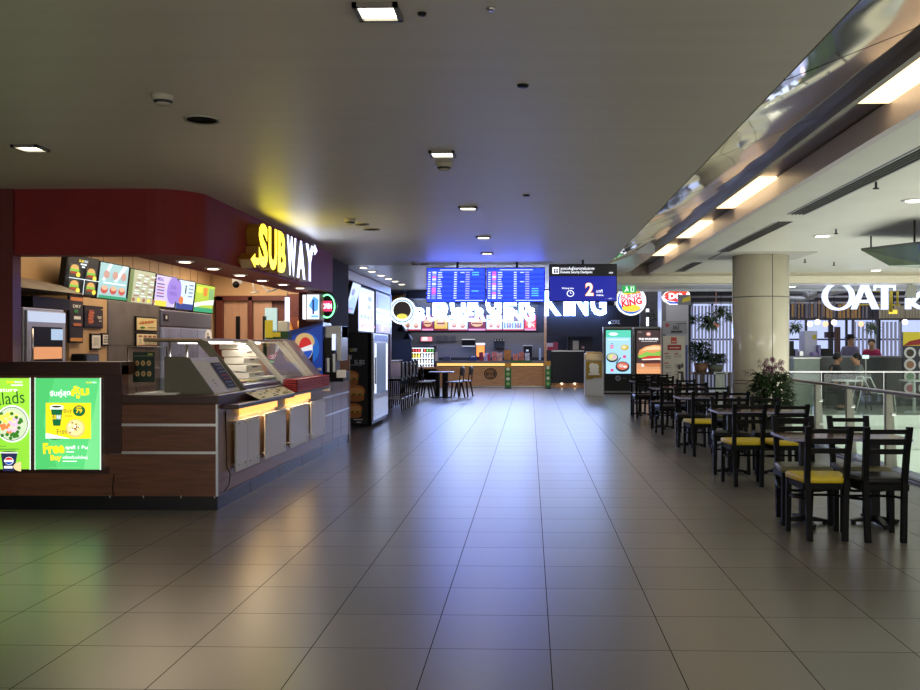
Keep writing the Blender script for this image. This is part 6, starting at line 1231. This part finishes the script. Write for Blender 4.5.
# ================================================================ WINDOWS AND CAFE ACROSS THE VOID
WX0, WX1 = bxp(688, 33), 17.0
WG = em('window_daylight', (190, 204, 250), 1.0)
WY = 34.5
b = MB(mat('mullion_dark', (44, 44, 52), .5)); zT = bzp(303, WY)
b.box(3.3, 18, WY, WY + .1, zT, 4.3); b.box(3.3, 18, WY, WY + .1, 0, .55)
for k in range(18): x = bxp(688, WY) + .85 * k; b.box(x, x + (.07 if k % 2 else .16), WY - .02, WY + .1, .5, zT)
b.box(3.3, 18, WY, WY + .1, 1.72, 1.78); b.m(mat('upper_wall_plum', (72, 66, 84), .6, noise=.2)).box(bxp(786, WY), 18, WY - .06, WY - .025, bzp(320, WY), 4.3); ST(b, 'window_2')
b = MB(WG); b.box(3.3, 18, WY + .12, WY + .14, .5, zT); ST(b, 'window_3')
b = MB(mat('curtain_slat', (176, 178, 206), .7, noise=.08)); 
for k in range(13): x = bxp(691, 32.5) + .12 * k; b.box(x, x + .06, 32.5, 32.55, 0, bzp(306, 32.5))
one(b, 'slatted_curtain', 'tall white slatted curtain left of the cream column', 'curtain')
b = MB(mat('curtain_slat', (176, 178, 206), .7))
for k in range(12): x = bxp(854, 33) + .14 * k; b.box(x, x + .07, 33, 33.04, 0, bzp(322, 33))
one(b, 'slatted_curtain', 'white slatted curtain behind the cafe customers', 'curtain')
b = MB(mat('pink_lamp', (220, 140, 110), .5)); p = at(716, 325, 30); b.sph(p, .1); b.cyl(p, (p.x, p.y, 4.2), .008); one(b, 'pendant_lamp', 'small pinkish round pendant before the slatted curtain', 'lamp')
# overhead industrial pipes
b = MB(mat('duct_grey', (130, 134, 142), .4, .4)); 
b.tube([at(788, 290, 26), at(803, 291, 26), at(808, 296, 26), at(814, 294, 26), at(815, 286, 26)], .1, 10); one(b, 'air_duct', 'bent grey air duct above the cafe beside the column', 'duct'); b = MB(mat('duct_grey', (130, 134, 142))); b.tube([at(788, 299, 27), at(800, 299, 27), at(812, 299, 27), at(812, 252, 27)], .07, 10); one(b, 'air_duct', 'straight grey air duct below the bent one beside the column', 'duct')
b = MB(mat('beam_grey', (110, 110, 120), .6)); 
for py, Y in ((288, 26), (297, 28), (303, 30)): b.box(bxp(690, Y), bxp(930, Y), Y, Y + .12, bzp(py + .9, Y), bzp(py - .9, Y))
b.box(bxp(818, 27), bxp(820, 27), 24, 33, 2.9, 3.0); ST(b, 'trim_18')
b = MB(mat('yellow_pipe', (190, 170, 50), .5)); Y = 25.5
b.tube([at(832, 291, Y), at(897, 291, Y)], .03, 6); b.tube([at(891, 289, Y), at(891, 312, Y)], .045, 6); b.tube([at(897.5, 289, Y), at(897.5, 305, Y)], .03, 6); b.tube([at(857, 305, Y), at(900, 305, Y)], .02, 6); one(b, 'yellow_pipe_frame', 'yellow metal pipe frame behind the large cafe letters', 'pipe frame')
b = MB(E(226, 200, 70, 1.3)); p = at(893, 312, 25.8); b.box(p.x - .1, p.x + .12, 25.8, 25.84, p.z - .05, p.z + .06); b.m(BLACK).box(p.x - .0, p.x + .02, 25.8, 25.82, p.z + .1, 4.2); one(b, 'yellow_lit_box', 'small yellow glowing box under the yellow pipes', 'light box')
rn = random.Random(9)
b = MB(mat('bronze_slat', (150, 116, 70), .35, .5, noise=.2)); Y = 26.4; px = 792
while px < 868:
    wd = rn.uniform(.7, 3.0); b.m(mat('bronze_slat', (150, 116, 70)) if rn.random() < .55 else mat('grey_slat', (110, 108, 120), .5)).box(bxp(px, Y), bxp(px + wd, Y), Y, Y + .05, bzp(319 + rn.uniform(-2, 1), Y), bzp(301 + rn.uniform(-1, 4), Y)); px += wd + rn.uniform(.8, 3.2)
b.m(DARK).box(bxp(789, Y), bxp(930, Y), Y - .05, Y + .1, bzp(320.3, Y), bzp(318.6, Y)); one(b, 'slat_valance', 'bronze and grey vertical slats hanging over the cafe', 'slat screen')
b = MB(mat('beige_valance', (150, 142, 126), .6)); b.box(bxp(881, Y), bxp(925, Y), Y + .1, Y + .15, bzp(318.6, Y), bzp(306, Y))
for k in range(14): b.box(bxp(881 + 3 * k, Y), bxp(882 + 3 * k, Y), Y + .07, Y + .1, bzp(318.6, Y), bzp(306, Y))
one(b, 'ribbed_valance', 'beige ribbed panel right of the bronze slats', 'panel')
b = MB(BLACK); Y = 26.4
for px, w__ in ((847, 1.6), (879.5, 2.0)): b.box(bxp(px - w__ / 2, Y), bxp(px + w__ / 2, Y), Y, Y + .1, 0, bzp(319, Y))
ST(b, 'trim_19')
GW_ = em('globe_glow', (255, 232, 240), 2.6)
for i, (px, py) in enumerate(((810, 324), (817.5, 322), (825.5, 324), (834, 322.5), (861, 324), (905, 322))):
    p = at(px, py, 25.6); t = T('globe_pendant', 'glowing glass globe pendant in the cafe, ' + ['leftmost', 'second from left', 'third from left', 'fourth from left', 'second from right', 'rightmost'][i], 'lamp', p, 0, 'globe pendants in the cafe')
    b = MB(GW_ if i not in (2, 4) else em('globe_glow_warm', (255, 190, 150), 1.6)); b.sph((0, 0, 0), .075, n=14); b.build('globe', t); b = MB(BLACK); b.tube([(0, 0, .07), (0, 0, 4.2 - p.z)], .006, 5); b.build('cord', t)
# OAT letters
Y = 21.75; LW = em('cafe_letter_glow', (206, 220, 255), 1.4)
t = T('cafe_letter_sign', 'big pale blue lit serif letters hanging over the void', 'sign', (bxp(860, Y), Y, bzp(310, Y)))
b = MB(LW)
def pr2(pts, dep=.1): b.prism([(bxp(x, Y), Y, bzp(y, Y)) for x, y in pts], (0, dep, 0))
cx_, cy_ = 839, 296.7; n = 32; ro = [(cx_ + 16.3 * math.cos(a), cy_ + 14 * math.sin(a)) for a in [2 * PI * k / n for k in range(n)]]; ri = [(cx_ + .2 + 11.3 * math.cos(a), cy_ + 11.6 * math.sin(a)) for a in [2 * PI * k / n for k in range(n)]]
vv = [(bxp(x, Y), yy, bzp(y, Y)) for yy in (Y, Y + .1) for rg in (ro, ri) for x, y in rg]
b.faces(vv, [f for k in range(n) for f in ((k, (k + 1) % n, n + (k + 1) % n, n + k), (2 * n + k, 3 * n + k, 3 * n + (k + 1) % n, 2 * n + (k + 1) % n), (k, 2 * n + k, 2 * n + (k + 1) % n, (k + 1) % n), (n + k, n + (k + 1) % n, 3 * n + (k + 1) % n, 3 * n + k))]); b.build('letter', t, world=True); b = MB(LW)
pr2([(852, 309.5), (862.5, 284), (868, 284), (879.5, 309.5), (873, 309.5), (865, 290), (857, 309.5)]); pr2([(858.5, 303), (871, 303), (870, 300.2), (859.5, 300.2)]); b.build('letter', t, world=True); b = MB(LW)
pr2([(875, 284.2), (896, 284.2), (896, 288), (875, 288)]); pr2([(882.5, 284.2), (888.5, 284.2), (888.5, 309.8), (882.5, 309.8)]); pr2([(875, 284.2), (877, 284.2), (876, 291), (875, 291)]); pr2([(894.3, 284.2), (896, 284.2), (896, 291), (895, 291)]); b.build('letter', t, world=True); b = MB(LW)
pr2([(906.5, 298.5), (911.5, 298.5), (911.5, 309.5), (906.5, 309.5)]); pr2([(911, 302), (919.5, 292), (925, 292), (915, 303), (926, 309.5), (919.5, 309.5), (911, 305)]); b.build('letter', t, world=True)
b = MB(DARK); [b.box(bxp(px, Y), bxp(px, Y) + .02, Y + .02, Y + .05, bzp(285, Y), CH - .05) for px in (836, 866, 886)]; b.build('rod', t, world=True)
b = MB(mat('grey_square', (150, 154, 146), .5)); Y = 21.3; b.prism([(bxp(905, Y), Y, bzp(297.5, Y)), (bxp(916, Y), Y, bzp(298.5, Y)), (bxp(917, Y), Y, bzp(286, Y)), (bxp(908, Y), Y, bzp(284.5, Y))], (0, .04, 0)); b.box(bxp(911, Y), bxp(912, Y), Y, Y + .03, bzp(285, Y), CH + .05); one(b, 'hanging_placard', 'small tilted grey green panel before the letter K', 'panel')
# cafe counter and equipment
cz = lambda py, Y: bzp(py, Y)
Y = 24.0; b = MB(mat('counter_dark_front', (70, 76, 76), .3, noise=.15)); b.box(bxp(788, Y), bxp(925, Y), Y, Y + .95, 0, cz(357.5, Y)); b.m(mat('counter_grey_top', (130, 134, 140), .3)).box(bxp(788, Y), bxp(925, Y), Y - .04, Y + .95, cz(357.5, Y), cz(356, Y)); one(b, 'cafe_counter', 'long dark cafe counter with a grey top across the void', 'counter')
Y = 23.6; b = MB(mat('pale_green_cabinet', (168, 184, 172), .4, noise=.05)); b.box(bxp(794, Y), bxp(820, Y), Y, Y + .35, 0, cz(358.5, Y), .01); b.m(ALU).box(bxp(793, Y), bxp(821, Y), Y - .02, Y + .35, cz(358.5, Y), cz(357.5, Y)); one(b, 'low_cabinet', 'pale green low cabinet before the cafe counter', 'cabinet')
Y = 24.4; px_box('white_fridge', 804.5, 817.5, 331, 356, Y, .5, mat('fridge_white', (206, 206, 232), .35), 'white fridge with a small yellow sticker on the cafe counter', 'fridge', .015, extra=lambda b, x0, x1, Y, z0, z1: b.m(D(200, 190, 60)).box(x1 - .13, x1 - .03, Y - .01, Y, z1 - .22, z1 - .1))
Y = 24.2
def clutter(px0, px1, py, mt, nm, lb, cat): px_box(nm, px0, px1, py, 356, 24.2, .25, mt, lb, cat, .008)
LIL = mat('lilac_grey', (150, 146, 196), .4)
clutter(789, 794, 341, BLACK, 'coffee_grinder', 'black rounded grinder at the left end of the cafe counter', 'grinder'); clutter(795, 798.5, 349, LIL, 'jug', 'lilac jug at the left of the cafe counter', 'jug'); clutter(799.5, 803.5, 351, ALU, 'canister', 'steel canister left of the white fridge', 'canister')
clutter(818.5, 821, 345, LIL, 'tall_canister', 'slim lilac canister right of the white fridge', 'canister'); clutter(822, 833, 348.5, BLACK, 'cash_register', 'low black register on the cafe counter', 'cash register'); clutter(812.5, 818, 352.5, D(170, 150, 210), 'cup_tray', 'pale purple tray before the white fridge', 'tray')
Y = 25.1; px_box('maroon_panel', 835, 840.5, 327, 404, Y, .08, mat('maroon_sign', (76, 44, 46), .5), 'upright dark maroon panel behind the cafe counter', 'panel')
px_box('wall_box', 826.5, 834, 332, 338, 25.4, .2, mat('dark_plum', (50, 26, 40), .5), 'small dark plum box behind the cafe counter', 'box')
px_box('price_sign', 862.5, 869, 355, 358.5, 23.4, .02, E(206, 236, 226, 1.2), 'small glowing white price card among the customers', 'sign'); 
b = MB(ALU); x = bxp(866, 23.4); b.cyl((x, 23.42, 0), (x, 23.42, cz(358.5, 23.4)), .015); one(b, 'sign_pole', 'thin steel pole under the glowing price card', 'pole')
# menu display at right
def platefn(b, x0, x1, Y, z0, z1):
    b.m(D(226, 206, 50)).box(x0, x1, Y - .01, Y, z1 - .33, z1); b.m(D(150, 30, 30)).prism([(x0, Y - .015, z1 - .33), (x1, Y - .015, z1 - .3), (x1, Y - .015, z1 - .14), (x0 + .15, Y - .015, z1 - .22)], (0, .005, 0))
    for j in range(2):
        for k in range(4): xx = x0 + .16 + .34 * j; zz = z1 - .5 - .28 * k; b.m(D(206, 206, 206)).cyl((xx, Y, zz), (xx, Y - .02, zz), .14, n=20); b.m([D(60, 50, 40), D(150, 110, 80), D(110, 150, 120), D(170, 100, 110)][(k + j) % 4]).cyl((xx, Y - .02, zz), (xx, Y - .025, zz), .09, n=14)
px_box('menu_display', 903, 926, 332, 396, 22.6, .06, mat('menu_dark', (44, 46, 60), .4), 'dark menu board with round plates and a yellow header at right edge', 'menu board', extra=platefn)
# cafe furniture and customers
def cafe_table(px, lab):
    Y = 21.6; x = bxp(px, Y); t = T('cafe_table', lab, 'table', (x, Y, 0)); b = MB(mat('pale_metal', (206, 214, 210), .3, .3)); b.cyl((0, 0, .71), (0, 0, .74), .32, n=24); b.build('tabletop', t); b = MB(mat('pale_metal', (206, 214, 210))); b.cyl((0, 0, .02), (0, 0, .71), .035); b.cyl((0, 0, 0), (0, 0, .03), .22, .18, 20); b.build('pedestal', t)
cafe_table(847, 'white pedestal table in front of the seated customers across the void'); cafe_table(914, 'white pedestal table before the plate menu board across the void')
def tube_chair(px, flip, lab):
    Y = 21.8; t = T('tube_frame_chair', lab, 'chair', (bxp(px, Y), Y, 0)); f = -1 if flip else 1; wm = mat('white_tube', (214, 224, 220), .3)
    for s in (-.22, .22): b = MB(wm); b.tube([(-.3 * f, s, .0), (-.2 * f, s, .44), (-.14 * f, s, .8), (.02 * f, s, .8), (.2 * f, s, .42), (.46 * f, s, .44), (.56 * f, s, .4), (.6 * f, s, .0)], .014, 8); b.build('frame', t)
    b = MB(mat('grey_sling', (110, 124, 122), .6)); b.hexa([(.18 * f, -.22, .40), (.5 * f, -.22, .43), (.5 * f, .22, .43), (.18 * f, .22, .40), (.18 * f, -.22, .42), (.5 * f, -.22, .45), (.5 * f, .22, .45), (.18 * f, .22, .42)]); b.build('seat', t)
tube_chair(866, False, 'white tube framed chair beside the seated customer in grey')
def skin_mesh(name, joints, edges, mt, parent, sub=1):
    me = bpy.data.meshes.new(name); me.from_pydata([j[0] for j in joints], edges, []); o = bpy.data.objects.new(name, me); col.objects.link(o)
    m1 = o.modifiers.new('s', 'SKIN'); m1.use_smooth_shade = True; sv = me.skin_vertices[0].data if me.skin_vertices else None
    if sv is None: bpy.context.view_layer.objects.active = o; me.attributes; 
    if sv is None: return o
    for i, j in enumerate(joints): sv[i].radius = (j[1], j[1] if len(j) < 3 else j[2]); 
    sv[0].use_root = True; m2 = o.modifiers.new('d', 'SUBSURF'); m2.levels = m2.render_levels = sub
    dg = bpy.context.evaluated_depsgraph_get(); dg.update(); nm_ = bpy.data.meshes.new_from_object(o.evaluated_get(dg)); nm_.materials.clear(); nm_.materials.append(mt)
    for p_ in nm_.polygons: p_.material_index = 0; p_.use_smooth = True
    o.modifiers.clear(); o.data = nm_
    if parent: o.parent = parent
    return o
def person(px, Y, rz, shirt, trousers, label, standing=False, hat=None, lean=.0):
    t = T('person', label, 'person', (bxp(px, Y), Y, 0), rz)
    sh = .47 if not standing else .92      # hip height
    L_ = lean; H = lambda z: z + sh
    hip = (0, 0, H(.02)); belly = (0, .02 + L_ * .2, H(.2)); chest = (0, .03 + L_ * .6, H(.45)); neck = (0, .05 + L_, H(.6)); head0 = (0, .07 + L_ * 1.1, H(.64)); head1 = (0, .08 + L_ * 1.15, H(.76))
    J = [(hip, .13, .10), (belly, .13, .1), (chest, .15, .10), (neck, .055), (head0, .075, .085), (head1, .08, .095)]; ED = [(0, 1), (1, 2), (2, 3), (3, 4), (4, 5)]
    arms = []; legs = []
    for s in (-1, 1):
        i = len(J); J += [((s * .17, .03 + L_ * .7, H(.52)), .055), ((s * .23, .08 + L_ * .5, H(.22)), .042), ((s * .15, .26 + L_, H(.14)), .032), ((s * .13, .33 + L_, H(.14)), .028)]; ED += [(2, i), (i, i + 1), (i + 1, i + 2), (i + 2, i + 3)]; arms.append(i)
        for f_ in range(4): J.append(((s * (.13 - .022 * (f_ - 1.5)), .40 + L_ - .012 * abs(f_ - 1.5), H(.13)), .009)); ED.append((i + 3, len(J) - 1))
        J.append(((s * .09, .36 + L_, H(.15)), .01)); ED.append((i + 3, len(J) - 1))
        i = len(J)
        if standing: J += [((s * .09, 0, H(-.05)), .085), ((s * .1, .01, .48), .06), ((s * .1, -.02, .09), .04), ((s * .1, .12, .04), .035)]
        else: J += [((s * .09, .05, H(.0)), .085), ((s * .11, .42, H(.02)), .062), ((s * .11, .42, .09), .042), ((s * .11, .54, .04), .036)]
        ED += [(0, i), (i, i + 1), (i + 1, i + 2), (i + 2, i + 3)]; legs.append(i)
    skin_mesh('body', J, ED, SKIN, t)
    g = .012
    sj = [(hip, .145, .115), (belly, .145, .115), (chest, .165, .115), ((0, .045 + L_ * .95, H(.58)), .085)]; se = [(0, 1), (1, 2), (2, 3)]
    for i in arms: k = len(sj); sj += [(J[i][0], .082), (J[i + 1][0], .058), (J[i + 2][0], .045)]; se += [(2, k), (k, k + 1), (k + 1, k + 2)]
    skin_mesh('shirt', sj, se, shirt, t)
    tj = [(hip, .15, .12)]; te = []
    for i in legs: k = len(tj); tj += [(J[i][0], .098), (J[i + 1][0], .074), (J[i + 2][0], .056)]; te += [(0, k), (k, k + 1), (k + 1, k + 2)]
    skin_mesh('trousers', tj, te, trousers, t)
    hc = Vector(head1)
    b = MB(HAIR); b.sph((hc.x, hc.y - .02, hc.z + .025), .105, (.92, 1.0, .95), 14); b.build('hair', t)
    b = MB(SKIN); b.sph((hc.x, hc.y + .03, hc.z - .035), .085, (.88, .95, 1.1), 14); b.prism([(-.012, hc.y + .11, hc.z - .05), (.012, hc.y + .11, hc.z - .05), (0, hc.y + .135, hc.z - .05)], (0, -.01, .04)); b.m(HAIR); [b.sph((s * .03, hc.y + .103, hc.z - .015), .009, n=6) for s in (-1, 1)]; b.m(D(150, 80, 76)).box(-.02, .02, hc.y + .095, hc.y + .106, hc.z - .085, hc.z - .078); b.m(SKIN); [b.sph((s * .078, hc.y, hc.z - .03), .022, (.4, 1, 1.3), 6) for s in (-1, 1)]; b.build('face', t)
    for s in (-1, 1): b = MB(BLACK); yf = .12 if standing else .54; b.sph((s * (.1 if standing else .11), yf - .03, .035), .06, (.7, 1.7, .58), 10); b.build('shoe', t)
    if hat: b = MB(hat); b.cyl((0, hc.y, hc.z + .05), (0, hc.y, hc.z + .065), .17, n=20); b.cyl((0, hc.y, hc.z + .06), (0, hc.y, hc.z + .15), .105, .09, 18); b.build('hat', t)
    return t
def stool(px, Y, lab):
    t = T('cafe_chair', lab, 'chair', (bxp(px, Y), Y, 0)); b = MB(DARK); b.box(-.2, .2, -.2, .2, .37, .4, .01); b.build('seat', t)
    for i, j in ((-1, -1), (1, -1), (1, 1), (-1, 1)): b = MB(DARK); b.cyl((i * .18, j * .18, 0), (i * .16, j * .16, .37), .013, n=8); b.build('leg', t)
SH1 = mat('shirt_black_print', (50, 52, 56), .7, noise=.5, scale=18); SH2 = mat('shirt_grey', (120, 128, 124), .7, noise=.1); SH3 = mat('shirt_magenta', (170, 40, 90), .7, noise=.15); SH4 = mat('shirt_lilac', (120, 116, 150), .7); TR = mat('trousers_dark', (50, 54, 60), .7)
person(833, 23.1, -PI / 2 + .1, SH1, TR, 'person in black patterned shirt seated facing right at the cafe table', lean=.03); stool(833, 23.1, 'dark cafe chair under the person in the patterned shirt')
person(861, 22.4, PI / 2 - .1, SH2, TR, 'person in grey shirt seated facing left at the cafe table', lean=.03); stool(861, 22.4, 'dark cafe chair under the person in grey')
person(871.5, 25.5, PI * .9, SH3, TR, 'person in magenta top leaning on the cafe counter', lean=.1, standing=False).location.z = .36
b = MB(DARK); x = bxp(871.5, 25.5); b.cyl((x, 25.5, .03), (x, 25.5, .72), .03); b.cyl((x, 25.5, 0), (x, 25.5, .03), .2, n=20); b.cyl((x, 25.5, .70), (x, 25.5, .74), .17, n=20); one(b, 'bar_stool', 'dark bar stool under the person in magenta', 'stool')
person(849.5, 25.6, PI, SH4, TR, 'person in a dark hat standing behind the cafe counter', standing=True, hat=BLACK)
